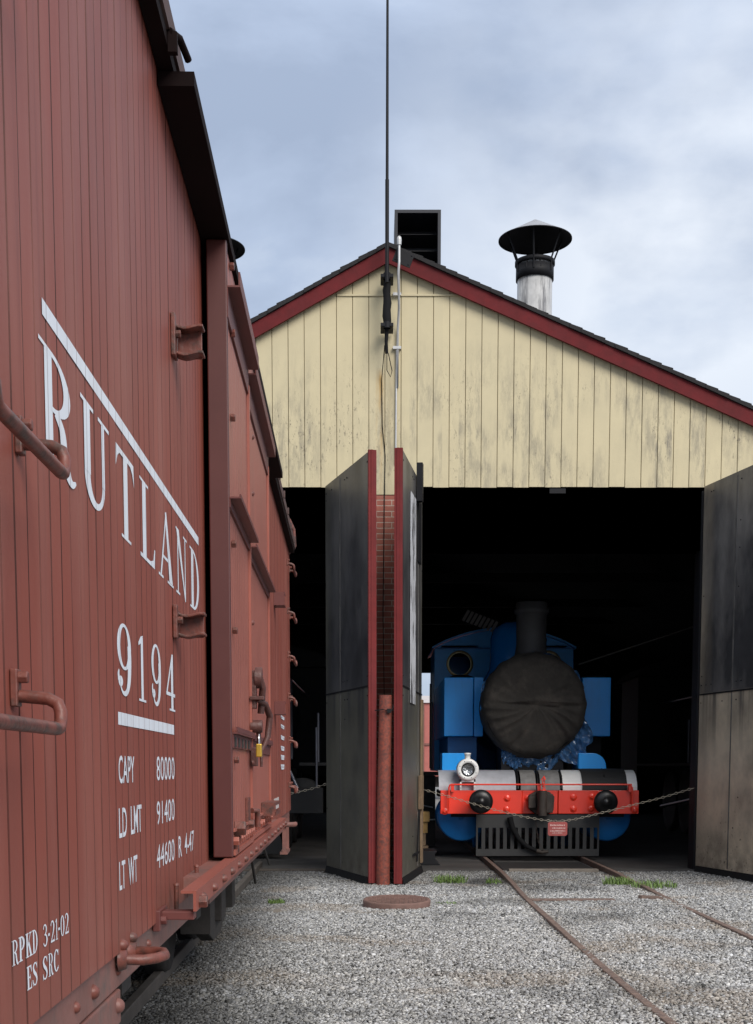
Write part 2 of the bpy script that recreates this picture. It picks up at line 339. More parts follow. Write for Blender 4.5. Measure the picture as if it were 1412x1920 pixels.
# gravel bed
GRAVEL = bpy.data.materials.new('gravel_bed'); GRAVEL.use_nodes = True
def gravel(m):
    b = m.node_tree.nodes['Principled BSDF']; b.inputs['Roughness'].default_value = .9; lk = m.node_tree.links.new
    t = node(m, 'ShaderNodeTexCoord')
    v = node(m, 'ShaderNodeTexVoronoi'); v.inputs['Scale'].default_value = 42; lk(t.outputs['Object'], v.inputs['Vector'])
    cr = node(m, 'ShaderNodeValToRGB'); sp = node(m, 'ShaderNodeSeparateColor'); lk(v.outputs['Color'], sp.inputs[0]); lk(sp.outputs[0], cr.inputs[0])
    cr.color_ramp.elements[0].color = (.13, .13, .13, 1); cr.color_ramp.elements[1].color = (.30, .30, .295, 1)
    lk(cr.outputs[0], b.inputs['Base Color'])
    mixin(m, rng_(m, noise(m, .8, (1, 1, 1), 5), .5, .7, 0, .55), (.17, .16, .14))
    bp = node(m, 'ShaderNodeBump'); bp.inputs['Strength'].default_value = 1; bp.inputs['Distance'].default_value = .02; bp.invert = True
    lk(v.outputs['Distance'], bp.inputs['Height']); lk(bp.outputs[0], b.inputs['Normal'])
gravel(GRAVEL)

# ================================================================== GROUND
g = MB(); g.add([(-300, -60, 0), (300, -60, 0), (300, 500, 0), (-300, 500, 0)], [(0, 1, 2, 3)])
tag(g.build('ground', GRAVEL), kind='structure')
# loose stones
FY = 18.45          # face of the engine house
LX, RX = 1.72, 3.24
def stones():
    n = 340000
    Y = 5.6 + (18.45 - 5.6) * rng.random(n) ** .92
    lo = -0.31 * Y - .5; hi = .31 * Y + .5
    X = lo + (hi - lo) * rng.random(n)
    keep = ~((X > -.75) & (X < .7) & (Y > 17.9))
    X, Y = X[keep], Y[keep]; n = len(X)
    base = np.array([(-1,-1,-1),(1,-1,-1),(1,1,-1),(-1,1,-1),(-.8,-.8,1),(.8,-.8,1),(.8,.8,1),(-.8,.8,1)], float)
    V = base[None] * (1 + .38 * (rng.random((n, 8, 3)) - .5) * 2)
    sz = .0043 + .0056 * rng.random(n) ** 2.2; big = rng.random(n) < .01; sz[big] *= 1.7
    asp = np.stack([np.ones(n) * (1 + .5 * rng.random(n)), np.ones(n), .45 + .4 * rng.random(n)], 1)
    V = V * asp[:, None, :] * sz[:, None, None]
    a = rng.random(n) * 6.283; b = (rng.random(n) - .5) * 1.3
    cb, sb = np.cos(b), np.sin(b); y = V[:, :, 1] * cb[:, None] - V[:, :, 2] * sb[:, None]; z = V[:, :, 1] * sb[:, None] + V[:, :, 2] * cb[:, None]
    ca, sa = np.cos(a), np.sin(a); x = V[:, :, 0] * ca[:, None] - y * sa[:, None]; y2 = V[:, :, 0] * sa[:, None] + y * ca[:, None]
    lump = .010 * (np.sin(X * 1.7 + Y * .6) + np.sin(Y * 2.1 - X * .9) + 1.2)
    P = np.stack([x + X[:, None], y2 + Y[:, None], z + (sz * .35 + rng.random(n) * .006 + lump * .5)[:, None]], 2).reshape(-1, 3)
    F = np.array([(0,3,2,1),(4,5,6,7),(0,1,5,4),(1,2,6,5),(2,3,7,6),(3,0,4,7)]); F = (F[None] + (np.arange(n) * 8)[:, None, None]).reshape(-1)
    me = bpy.data.meshes.new('gravel'); me.vertices.add(n * 8); me.vertices.foreach_set('co', P.ravel())
    me.loops.add(n * 24); me.loops.foreach_set('vertex_index', F.astype(np.int32)); me.polygons.add(n * 6)
    me.polygons.foreach_set('loop_start', np.arange(0, n * 24, 4, dtype=np.int32)); me.polygons.foreach_set('loop_total', np.full(n * 6, 4, np.int32))
    me.update(calc_edges=True)
    # stone colour: mixed limestone, grey and dark chips, muddier patches
    val = np.clip(.325 + .14 * rng.standard_normal(n), .05, .75)
    def vnoise(f, seed):
        g_ = np.random.default_rng(seed).random((96, 96)); u = (X + 40) * f; v = Y * f; i = np.floor(u).astype(int); j = np.floor(v).astype(int)
        a_ = u - i; b_ = v - j; a_ = a_*a_*(3 - 2*a_); b_ = b_*b_*(3 - 2*b_); i %= 95; j %= 95
        return (g_[i, j]*(1-a_) + g_[i+1, j]*a_)*(1-b_) + (g_[i, j+1]*(1-a_) + g_[i+1, j+1]*a_)*b_
    mn_ = .5*vnoise(.55, 1) + .3*vnoise(1.4, 2) + .2*vnoise(3.7, 3)
    mud = np.clip((mn_ - .50) / .16, 0, 1); brown = np.clip((vnoise(.9, 5)*.6 + vnoise(2.6, 6)*.4 - .62) / .12, 0, 1) * (rng.random(n) < .8)
    rail_d = np.minimum(np.abs(X - LX + .03), np.abs(X - RX + .02)); rusty = np.clip(1 - rail_d / .22, 0, 1) * (rng.random(n) < .6)
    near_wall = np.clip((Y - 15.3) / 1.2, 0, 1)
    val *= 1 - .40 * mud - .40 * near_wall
    side = np.clip((-.35 - .0219 * Y - X) / .75, 0, 1); val *= 1 - .74 * side  # shade beside and under the boxcar painted into the stone colour
    warm = rng.random(n) * .10
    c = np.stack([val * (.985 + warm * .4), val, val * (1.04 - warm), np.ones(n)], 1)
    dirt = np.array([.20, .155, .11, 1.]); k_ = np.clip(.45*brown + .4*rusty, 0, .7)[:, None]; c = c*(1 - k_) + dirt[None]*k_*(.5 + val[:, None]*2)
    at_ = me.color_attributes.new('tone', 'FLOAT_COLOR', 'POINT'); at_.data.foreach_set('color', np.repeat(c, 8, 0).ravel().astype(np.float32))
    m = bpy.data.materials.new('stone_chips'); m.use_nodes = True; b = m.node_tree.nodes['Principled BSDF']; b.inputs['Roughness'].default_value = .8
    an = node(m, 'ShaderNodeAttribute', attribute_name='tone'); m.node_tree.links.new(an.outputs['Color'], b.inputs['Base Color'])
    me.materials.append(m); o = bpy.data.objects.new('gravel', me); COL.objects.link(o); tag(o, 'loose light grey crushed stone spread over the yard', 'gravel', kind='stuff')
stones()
# dark floor inside, with a black pit sheet between the rails
f = MB(); f.box(-9, LX - .12, FY - .05, 41.9, -.2, .035); f.box(RX + .12, 12, FY - .05, 41.9, -.2, .035); f.box(LX + .10, RX - .10, FY + 1.7, 41.9, -.2, .02)
tag(f.build('floor', FLOORM), kind='structure')
pit = MB(); pit.add([(LX + .1, FY + .1, .012), (RX - .1, FY + .1, .012), (RX - .1, FY + 1.7, .012), (LX + .1, FY + 1.7, .012)], [(0, 1, 2, 3)])  # flat black sheet, its colour standing in for the dark of a pit
tag(pit.build('pit_dark_sheet', INSIDE), kind='structure')

# ================================================================== ENGINE HOUSE
EH = thing('engine_house', (0, FY, 0), 'cream boarded engine house with maroon gable trim and tall steel doors standing open', 'building')
OV = .13
pk = at(726, 463, FY - OV)            # gable apex of the boards' top line
PX, PZ = pk.x, pk.z
SLL = .545; SLR = .428
HL = at(700, 914, FY).z           # lintel height
def roof_z(x): return PZ - (SLL * (PX - x) if x < PX else SLR * (x - PX))
XL, XR = -7.2, 9.5
bw = at(571, 700, FY).x - at(541, 700, FY).x
bw = (at(1264, 760, FY).x - at(541, 760, FY).x) / 24
x0 = at(541, 760, FY).x
# gable boards: each board stands 12 mm proud of the joint behind
gb = MB()
k = math.floor((XL - x0) / bw)
while x0 + k * bw < XR:
    a = x0 + k * bw; b = a + bw; k += 1
    jit = random.uniform(-.0015, .0015); zb = HL + random.uniform(-.008, .006)
    if -.16 < (a + b) / 2 < .26: zb = at(722, 928, FY).z
    fa = FY - .022 + jit; a2 = a + .0015; b2 = b - .0015
    pts = [a2, PX, b2] if a2 < PX < b2 else [a2, b2]
    n = len(pts); vs = []
    for yy, ins in ((fa, .004), (FY - .004, 0)):
        for i, xx in enumerate(pts):
            xi = xx + (ins if i == 0 else (-ins if i == n - 1 else 0)); vs.append((xi, yy, zb))
        for i, xx in enumerate(pts):
            xi = xx + (ins if i == 0 else (-ins if i == n - 1 else 0)); vs.append((xi, yy, roof_z(xi) - .02))
    q = []
    for i in range(n - 1):
        q.append((i, i + 1, n + i + 1, n + i))
    m2 = 2 * n
    q += [(0, n, n + m2, m2), (n - 1, n - 1 + m2, 2 * n - 1 + m2, 2 * n - 1)]
    for i in range(n - 1): q.append((i, i + m2, i + 1 + m2, i + 1))
    gb.add(vs, q)
gb.build('gable_boards', CREAM, EH)
# backing wall
bwm = MB(); pts = [(XL, HL + .012), (XR, HL + .012), (XR, roof_z(XR) + .02), (PX, PZ + .02), (XL, roof_z(XL) + .02)]
bwm.prism(pts, FY + .004, FY + .22)
bwm.build('gable_backing', WOODDARK, EH)
# lintels
lt = MB(); lt.box(-5.2, -.62, FY + .05, FY + .3, HL - .05, HL + .01); lt.box(.62, 4.55, FY + .05, FY + .3, HL - .05, HL + .01)
lt.box(2.38, 2.6, FY - .035, FY + .04, HL - .085, HL - .02)
build_each(lt, 'door_lintel', BLACKM, EH)
# batten across the gable
z_b = at(750, 555, FY).z
bt = MB(); bt.box(at(632, 553, FY).x, at(877, 553, FY).x, FY - .04, FY - .024, z_b - .012, z_b + .012); bt.build('gable_batten', CREAM, EH)
# fascia boards and shingle edge
fas = MB(); sh = MB()
for sgn in (-1, 1):
    sl_ = SLL if sgn < 0 else SLR; xe = XL - .5 if sgn < 0 else XR + .5
    def zz(x): return PZ - sl_ * abs(x - PX)
    h = .20
    vs = [(PX, FY - OV, PZ - h), (xe, FY - OV, zz(xe) - h), (xe, FY - OV, zz(xe)), (PX, FY - OV, PZ)]
    vs += [(x, FY - OV + .045, z) for x, _, z in vs]
    fs = [(0,1,2,3),(7,6,5,4),(0,4,5,1),(3,2,6,7),(1,5,6,2),(0,3,7,4)]
    if sgn < 0: fs = [q[::-1] for q in fs]
    fb = MB().add(vs, fs); fb.build('fascia_board', MAROON, EH)
    # soffit behind the fascia
    so_ = MB().add([(PX, FY - OV + .045, PZ - .03), (xe, FY - OV + .045, zz(xe) - .03), (xe, FY, zz(xe) - .03), (PX, FY, PZ - .03)], [(0, 1, 2, 3)]); so_.build('soffit', WOODDARK, EH)
    n = 64; prev = None; rf = MB()
    for i in range(n):
        xa = PX + (xe - PX) * i / n; xb = PX + (xe - PX) * (i + 1) / n + .02 * sgn
        za, zb2 = zz(xa), zz(xb); t0 = .05 + random.uniform(0, .006); t1 = .064 + random.uniform(-.004, .01)
        yf = FY - OV - .035 + random.uniform(-.01, .01)
        vs = [(xa, yf, za + .004), (xb, yf, zb2 + .004), (xb, yf, zb2 + t1), (xa, yf, za + t0)]; vs += [(x, 42.3, z) for x, _, z in vs]
        fs = [(0,1,2,3),(7,6,5,4),(0,4,5,1),(3,2,6,7),(1,5,6,2),(0,3,7,4)]
        if sgn < 0: fs = [q[::-1] for q in fs]
        rf.add(vs, fs)
    rf.build('roof', SHINGLE, EH)
# brick pier and right pier
pr = MB(); pr.box(-.60, .56, FY - .02, FY + .32, 0, at(722, 929, FY).z - .004); pr.build('brick_pier', BRICK, EH)
pr = MB(); pr.box(4.56, 5.6, FY - .01, FY + .3, 0, HL - .003); pr.build('brick_pier', BRICK, EH)
pr = MB(); pr.box(-5.4, -4.55, FY - .01, FY + .3, 0, HL - .003); pr.build('brick_pier', BRICK, EH)
# jambs
jm = MB(); jm.box(.565, .63, FY - .03, FY + .3, 0, HL - .055); jm.box(4.475, 4.555, FY - .04, FY + .3, 0, HL - .055); jm.box(-.67, -.605, FY - .03, FY + .3, 0, HL - .055)
build_each(jm, 'door_jamb', BLACKM, EH)
# side and back walls, interior
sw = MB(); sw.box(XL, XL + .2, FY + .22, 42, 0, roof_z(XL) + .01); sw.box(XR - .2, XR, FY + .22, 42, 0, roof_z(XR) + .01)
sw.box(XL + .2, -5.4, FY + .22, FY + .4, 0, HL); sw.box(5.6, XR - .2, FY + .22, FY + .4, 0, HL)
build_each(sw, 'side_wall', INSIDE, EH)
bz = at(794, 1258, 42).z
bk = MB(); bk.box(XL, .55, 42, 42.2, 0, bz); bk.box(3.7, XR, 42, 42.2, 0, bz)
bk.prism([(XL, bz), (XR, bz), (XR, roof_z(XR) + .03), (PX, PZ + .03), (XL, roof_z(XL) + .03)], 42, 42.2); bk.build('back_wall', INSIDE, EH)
# trusses
tr = MB()
for yy in (21.8, 25.5, 29.5, 34, 38):
    tr.box(XL + .2, XR - .2, yy, yy + .15, 5.55, 5.75)
    pass
build_each(tr, 'roof_beam', INSIDE, EH)

# ---- big doors
def leaf(hx, hy, nx, ny, steel, label, side, thick=.085, edge=True, seams=(.5,)):
    """steel leaf from its hinge (far) to its free edge (near); side = which local x the camera sees"""
    L_ = math.hypot(nx - hx, ny - hy); a = math.atan2(ny - hy, nx - hx)
    o = MB(); o.box(0, L_, -thick/2, thick/2, .06, HL - .01); lf = o.build('door_leaf', steel); lf.parent = EH
    lf.location = (hx, hy - FY, 0); lf.rotation_euler = (0, 0, a); lf['label'] = label
    s_ = MB(); y0 = thick/2 * side
    for t in seams:
        xx = L_ * t; s_.box(xx - .012, xx + .012, min(y0, y0 + .006*side), max(y0, y0 + .006*side), .12, HL - .05)
    c = s_.build('sheet_seam', STEEL_SEAM, lf)
    h = MB(); h.box(.01, L_ - .02, min(y0, y0 + .009*side), max(y0, y0 + .009*side), 2.465, 2.485); 
    h.build('sheet_joint', BLACKM, lf)
    b = MB()
    for i in range(34):
        xx = random.choice([.05, L_*.5 - .06, L_*.5 + .06, L_ - .06, random.uniform(.1, L_-.1)]) + random.uniform(-.01, .01); z_ = random.choice([random.uniform(.3, 5.1), HL - .12, 2.6, 2.36])
        b.dome((xx, y0, z_), 'y', .011, .008 * side, 6)
    build_each(b, 'rivet', BLACKM, lf)
    if edge:
        e_ = MB(); e_.box(L_ + .001, L_ + .035, -thick/2 - .012, thick/2 + .004, .03, HL + .005); e_.box(L_ + .035, L_ + .043, -thick/2 + .02, -thick/2 + .045, .03, HL + .005)
        e_.build('edge_board', EDGERED, lf)
    k_ = MB()
    k_.prism([(y0*1.0, .10), (y0 + .012*side, .10), (y0 + .04*side, .012), (y0 + .02*side, .008)][::side], .03, L_ - .02, 'x'); k_.build('rubber_skirt', RUBBER, lf)
    return lf, L_
STEEL_SEAM = mat('seam_strip', (.13, .125, .12), .5, metal=.4, var=.4, vscale=6)
lf1, L1 = leaf(-.66, FY - .1, -.055, 16.35, STEELL, 'sooty grey leaf left of the brick pier', -1, seams=(.36,))
lf2, L2 = leaf(.585, FY - .1, .275, 16.25, STEELL, 'dark leaf right of the brick pier, edge-on with a white strip', 1, seams=(.2,))
lf3, L3 = leaf(4.53, FY - .1, 5.02, 16.2, STEELR, 'right hand leaf with tan worn lower sheets', -1, seams=(.42,), edge=True)
# odds and ends on the second leaf
o = MB(); o.box(L2 * .40, L2 * .66, .052, .058, 2.3, HL - .35); c = o.build('white_sheet', WHITEWORN, lf2)
o = MB(); o.box(L2 * .12, L2 * .28, .052, .062, HL - 1.1, HL - .3); o.box(L2*.30, L2*.36, .052, .13, HL - .35, HL + .14); o.build('top_bracket', BLACKM, lf2)
o = MB(); o.box(L2 * .10, L2 * .22, .052, .10, .9, 1.36); o.build('timber_block', OLDWOOD, lf2, bev=.006)
o = MB(); o.box(L2 * .02, L2 * .10, .052, .075, .15, 2.4); o.build('timber_batten', OLDWOOD, lf2)
o = MB(); o.box(L2 * .2, L2 * .5, .052, .07, .30, .33); o.tube([(L2*.3, .06, .2), (L2*.3, .085, .9)], .012, 6); o.build('door_bolt', BLACKM, lf2)
# threshold beams
for (xa, xb) in ((-3.4, -.72), (LX + .14, RX - .12)):
    o = MB(); o.box(xa, xb, FY - .16, FY - .02, -.02, .05)
    tag(o.build('threshold_beam', mat('grey_sill_timber', (.15, .13, .11), .85, var=.3, bump=.5, bscale=30) if xa > 0 else WOODDARK, bev=.008), 'weathered grey timber across the mouth of the right stall, between the rails' if xa > 0 else 'dark timber sill across the mouth of the left stall', 'beam')

# ---- chimneys (parts of the engine house)
def chimney(cx, cy, rimz, label):
    pz = rimz
    p = MB(); p.lathe([(.275, 6.6), (.275, pz - .36), (.26, pz - .36), (.26, pz - .9)], (cx, cy, 0), 'z', 40); ch = p.build('chimney', GALV, EH); ch['label'] = label
    bnd = MB(); bnd.lathe([(.275, pz - .62), (.298, pz - .62), (.298, pz - .42), (.285, pz - .42)], (cx, cy, 0), 'z', 40)
    bnd.lathe([(.285, pz - .39), (.315, pz - .39), (.315, pz - .33), (.27, pz - .31), (.27, pz - .39)], (cx, cy, 0), 'z', 40)
    for k in range(8):
        a = k * math.pi / 4 + .2; bnd.tube([(cx + .29*math.cos(a), cy + .29*math.sin(a), pz - .5), (cx + .29*math.cos(a), cy + .29*math.sin(a), pz - .34)], .014, 5)
    bnd.build('collar', BLACKM, ch).parent = ch
    st = MB()
    for k in range(6):
        a = k * math.pi / 3 + .35
        st.tube([(cx + .30*math.cos(a), cy + .30*math.sin(a), pz - .52), (cx + .31*math.cos(a), cy + .31*math.sin(a), pz - .33), (cx + .47*math.cos(a), cy + .47*math.sin(a), pz + .05)], .014, 5)
    build_each(st, 'cap_stay', BLACKM, ch)
    cp = MB(); cp.lathe([(.575, pz), (.0, pz + .315)], (cx, cy, 0), 'z', 48); cap = cp.build('cap', CAPGREY, ch)
    cu = MB(); cu.lathe([(.57, pz - .012), (.578, pz - .012), (.578, pz + .002), (.57, pz - .004), (.0, pz + .305)], (cx, cy, 0), 'z', 48); cu.build('cap_underside', BLACKM, ch)
    for o_ in [ch] + list(ch.children): pass
    return ch
def fix_children(ch):
    """children built in world space under a part whose own mesh is in house space"""
    for c in ch.children:
        me = c.data; me.transform(Matrix.Translation(-Vector(EH['worldspace'])))
p_ = at(1003.5, 450, 21.5)
for (cx, cy, rz_, lb) in ((p_.x, 21.5, p_.z, 'right chimney with the whole conical cap in view'), (p_.x * 0 - 2.70, 22.0, at(400, 466, 22.0).z, 'left chimney half hidden behind the boxcar')):
    fix_children(chimney(cx, cy, rz_, lb))
# ---- roof vent hood
a = at(740, 393, 20.4); b = at(827, 393, 20.4); zt = a.z
vh = MB(); t_ = .045
vh.box(a.x, a.x + t_, 20.4, 21.3, 7.4, zt); vh.box(b.x - t_, b.x, 20.4, 21.3, 7.4, zt); vh.box(a.x + t_, b.x - t_, 20.4, 21.3, zt - t_, zt); vh.box(a.x + t_, b.x - t_, 21.1, 21.29, 7.4, zt - t_)
vent = vh.build('roof_vent', mat('vent_navy_black', (.010, .011, .018), .5, var=.2), EH)
for k in range(3):
    zc = zt - .32 - k * .24
    lv = MB(); M = Matrix.Translation((0, 20.75, zc)) @ Matrix.Rotation(R(-18), 4, 'X'); lv.box(a.x + t_, b.x - t_, -.15, .15, -.006, .006, M)
    o = lv.build('louvre', BLACKM, vent); o.data.transform(Matrix.Translation((0, -FY, 0)))

# ---- aerial on the gable
AY = FY - .42
ax = at(726, 250, AY).x
ant = thing('whip_antenna', (ax, AY, at(724, 600, AY).z), 'thin black whip antenna rising from the gable peak on its clamped base', 'antenna')
z1 = at(726, 515, AY).z; z2 = at(724, 610, AY).z
o = MB(); o.tube([(ax, AY, z1 - .1), (ax, AY, z1 + 1.2)], .026, 10); o.tube([(ax, AY, z1 + 1.2), (ax + .005, AY, 12.6)], [.020, .014], 8); o.build('mast', BLACKM, ant)
o = MB(); o.tube([(ax + .006*math.sin(i*1.9), AY + .12, z2 + (z1 - z2) * i / 8) for i in range(9)], [.045, .055, .06, .055, .058, .05, .055, .05, .045], 12); o.build('base_unit', RUBBER, ant)
for zc in (z1, z2 + .02):
    o = MB(); o.box(ax - .085, ax + .085, AY + .02, AY + .34, zc - .022, zc + .022); o.lathe([(.05, zc - .04), (.05, zc + .04)], (ax, AY + .06, 0), 'z', 12); o.build('clamp', BLACKM, ant, bev=.004)
o = MB(); o.tube([(ax, AY + .1, z2), (ax - .01, AY + .12, z2 - .18), (ax, AY + .14, z2 - .32)], [.03, .022, .02], 8)
o.tube([(ax, AY + .14, z2 - .3), (ax + .0, AY + .2, z2 - .52), (ax + .05, AY + .22, z2 - .60), (ax + .07, AY + .22, z2 - .52), (ax + .02, AY + .2, z2 - .3)], .006, 6)
o.tube([(ax - .03, AY + .18, z2 - .2), (ax - .07, FY - .035, z2 - .6), (ax - .06, FY - .035, z2 - 1.2), (ax - .02, FY - .035, z2 - 1.6), (ax - .03, FY - .035, HL - .1), (ax - .05, FY - .035, 3.6), (ax - .03, FY - .035, 2.3)], .006, 6)
o.build('cable', RUBBER, ant)
# ---- conduit
cz = at(750, 450, FY - .4); cnd = thing('conduit_pipe', (cz.x - .04, FY - .1, at(745, 850, FY).z), 'thin grey vertical conduit beside the antenna with a weatherhead at the gable', 'pipe')
xb = at(745, 700, FY - .06).x
o = MB(); o.tube([(cz.x - .01, FY - .42, cz.z + .02), (cz.x - .01, FY - .42, cz.z - .28), (cz.x - .02, FY - .42, cz.z - .42), (xb + .02, FY - .2, cz.z - .80), (xb + .005, FY - .07, cz.z - 1.05), (xb, FY - .05, cz.z - 1.8), (xb - .01, FY - .05, at(745, 655, FY).z)], .017, 10)
o.tube([(xb - .01, FY - .05, at(745, 655, FY).z), (xb - .02, FY - .05, at(743, 870, FY).z)], .012, 8); o.build('tube', CONDUIT, cnd)
o = MB(); o.dome((cz.x - .01, FY - .42, cz.z), 'z', .032, .045); o.lathe([(.028, cz.z - .07), (.032, cz.z)], (cz.x - .01, FY - .42, 0), 'z', 14); o.build('weatherhead', CONDUIT, cnd)
for zc in (at(745, 655, FY).z, z_b):
    o = MB(); o.box(xb - .06, xb + .05, FY - .085, FY - .023, zc - .018, zc + .018); o.build('strap', CONDUIT, cnd)
pc = at(757, 485, FY - .32)
o = MB(); M = Matrix.Translation((pc.x, FY - .345, pc.z)) @ Matrix.Rotation(R(-22) * -1, 4, 'Y'); o.box(-.13, .12, -.012, .012, -.09, .085, M)
for (dx, dz) in ((-.1, -.06), (.09, -.06), (-.1, .06), (.09, .06)):
    q = M @ Vector((dx, -.012, dz)); o.dome(q, 'y', .012, -.008, 8)
o.build('mounting_plate', BLACKM, cnd)

# ================================================================== BOX CAR
BC = thing('boxcar', CORG, 'large rust red wooden boxcar lettered RUTLAND 9194 filling the left side', 'railway car', rz=CA, world=False)
S0 = 1.55 - CMID; S1 = 11.6 - CMID; W = CHW
ZB = 1.07; ZT = 3.365
ds0, _ = car(385, 1000); ds1 = 7.0 - CMID
# side boards, each a chamfered plank, both sides of the doorway
def planks(a, b, z0, z1, name, label=None, mat_=PLANKRED):
    m_ = MB(); k = math.floor(a / PITCH)
    while k * PITCH < b:
        p, q = max(a, k * PITCH), min(b, (k + 1) * PITCH); k += 1
        if q - p < .01: continue
        c = .0035; j = random.uniform(-.0006, .0006)
        m_.add([(W - .02, p, z0), (W - .006, p, z0), (W + j, p + c, z0), (W + j, q - c, z0), (W - .006, q, z0), (W - .02, q, z0),
                (W - .02, p, z1), (W - .006, p, z1), (W + j, p + c, z1), (W + j, q - c, z1), (W - .006, q, z1), (W - .02, q, z1)],
               [(1,2,8,7),(2,3,9,8),(3,4,10,9),(0,1,7,6),(4,5,11,10),(0,5,4,3,2,1),(6,7,8,9,10,11)])
    o = m_.build(name, mat_, BC)
    if label: o['label'] = label
    return o
planks(S0, ds0, ZB, ZT, 'side_boards')
planks(ds1 - .2, S1, ZB + .03, ZT - .02, 'side_boards')
# remaining shell
sh_ = MB(); sh_.box(-W, W - .021, S0, S0 + .05, ZB, ZT); sh_.box(-W, W - .021, S1 - .05, S1, ZB, ZT); sh_.box(-W, -W + .05, S0 + .05, S1 - .05, ZB, ZT); 
sh_.box(W - .06, W - .021, S0 + .05, ds0, ZB, ZT); sh_.box(W - .06, W - .021, ds1 - .2, S1 - .05, ZB, ZT); sh_.box(-W + .05, W - .061, S0 + .05, S1 - .05, ZB, ZB + .05)
sh_.build('body_shell', SOOT, BC)
# roof with ribs
rf = MB(); rf.prism([(-W - .06, ZT + .004), (W + .052, ZT + .004), (W + .056, ZT + .05), (0, ZT + .42), (-W - .06, ZT + .05)], S0 - .05, S1 + .05)
rf.build('roof', ROOFCAR, BC)
rb = MB(); k = S0
while k < S1: rb.box(W + .056, W + .066, k, k + .03, ZT + .012, ZT + .06); k += .61
build_each(rb, 'roof_rib', ROOFCAR, BC)
# eave moulding
ev = MB(); ev.box(W + .003, W + .045, S0, S1, ZT - .035, ZT - .002); ev.build('eave_moulding', HOODB, BC)
# door hood/track under the eave
hs, _ = car(357, 131, .09); 
hd = MB(); hd.box(W + .003, W + .048, hs, 8.45 - CMID, ZT - .075, ZT - .037); hd.box(W + .048, W + .10, hs, 8.45 - CMID, ZT - .075, ZT - .038)
hood = hd.build('door_track_hood', HOODB, BC)
hb = MB(); hb.box(W + .046, W + .07, hs - .12, hs - .10, ZT - .05, ZT + .0); hb.tube([(W + .05, hs - .12, ZT - .0), (W + .07, hs - .06, ZT + .012), (W + .085, hs - .0, ZT - .01)], .010, 8); hb.build('hood_bracket', HOODB, BC)
# doors
def dcar(x, y): return car(x, y, .09)
d1a, _ = dcar(433, 1200); d1b, _ = dcar(469, 1200); d2b, _ = dcar(507, 1200)
dzb = ZB + .09
def doorleaf(a, b, wd, label):
    m_ = MB(); m_.box(W + .025, W + wd - .012, a, b, dzb, ZT - .08)
    k = a
    while k < b - .01:
        q = min(k + .083, b); m_.add([(W + wd - .012, k, dzb), (W + wd, k + .004, dzb), (W + wd, q - .004, dzb), (W + wd - .012, q, dzb), (W + wd - .012, k, ZT - .08), (W + wd, k + .004, ZT - .08), (W + wd, q - .004, ZT - .08), (W + wd - .012, q, ZT - .08)],
            [(0,1,5,4),(1,2,6,5),(2,3,7,6),(0,3,2,1)]); k = q
    o = m_.build('sliding_door', DOORRED, BC); o['label'] = label; return o
dl1 = doorleaf(d1a, d1b - .01, .086, 'nearer leaf of the boxcar door')
dl2 = doorleaf(d1b + .0, d2b, .078, 'farther leaf of the boxcar door')
# near edge post with end-face shade painted as darker red, stiles and battens
st = MB(); st.box(W + .022, W + .092, d1a - .035, d1a - .001, dzb - .005, ZT - .078); st.build('door_stile', mat('door_end_shaded_red', (.085, .022, .019), .45, var=.1), dl1, bev=.004)
st = MB(); st.box(W + .087, W + .098, d1b - .03, d1b + .012, dzb, ZT - .30); st.build('door_stile', DOORRED, dl1)
st = MB(); st.box(W + .079, W + .090, d2b - .04, d2b, dzb, ZT - .30); st.build('door_stile', DOORRED, dl2)
def zbar(a, b, z, wd, parent, name='door_batten', h=.045, out_=.04, m=DARKRED):
    q = MB(); q.box(W + wd, W + wd + out_, a, b, z, z + .006); q.box(W + wd, W + wd + .007, a, b, z - h, z - .001); q.box(W + wd + out_ - .006, W + wd + out_, a, b, z + .007, z + h*.5)
    return q.build(name, m, parent)
_, zh = dcar(427, 548); _, zm = dcar(434, 945)
zbar(d1a - .03, d1b - .015, zh, .088, dl1, 'upper_batten', .10, .05); zbar(d1b + .015, d2b, zh - .01, .08, dl2, 'upper_batten', .10, .045)
zbar(d1a - .02, d1b - .03, zm, .088, dl1, 'middle_batten', .03, .045); zbar(d1b + .015, d2b - .02, zm - .01, .08, dl2, 'middle_batten', .03, .042)
_, zl = dcar(436, 1376)
zbar(d1a + .0, d1b - .03, zl, .088, dl1, 'lower_batten', .05, .022); zbar(d1b + .06, d2b - .02, zl - .005, .08, dl2, 'lower_batten', .05, .022)
q = MB()
for i in range(5): q.box(W + .095, W + .099, d1a + .05 + i*.16, d1a + .10 + i*.16, zl - .045, zl - .012)
build_each(q, 'batten_slot', SOOT, dl1)
# door bottom rail with rollers
for (a_, b_, wd, par) in ((d1a, d1b - .02, .088, dl1), (d1b + .015, d2b, .08, dl2)):
    q = MB(); q.box(W + wd, W + wd + .012, a_, b_, dzb + .0, dzb + .018); q.box(W + wd, W + wd + .010, a_, b_, dzb + .085, dzb + .095)
    n = 9
    for i in range(n):
        y_ = a_ + .05 + (b_ - a_ - .1) * i / (n - 1); q.hexbolt((W + wd, y_, dzb + .05), 'x', .017, .02)
    q.build('bottom_rail', DOORRED, par)
q = MB()
for (x, y) in ((428, 500), (430, 625), (430, 783), (432, 1020), (434, 1182), (437, 1425)):
    s_, z_ = dcar(x + 4, y); q.hexbolt((W + .088, max(s_, d1a + .03), z_), 'x', .014, .016)
for (y) in (825, 930, 1170, 1280, 1430):
    s_, z_ = dcar(471, y); q.dome((W + .098, s_ - .05, z_), 'x', .012, .01, 8)
build_each(q, 'bolt', IRONRED, dl1)
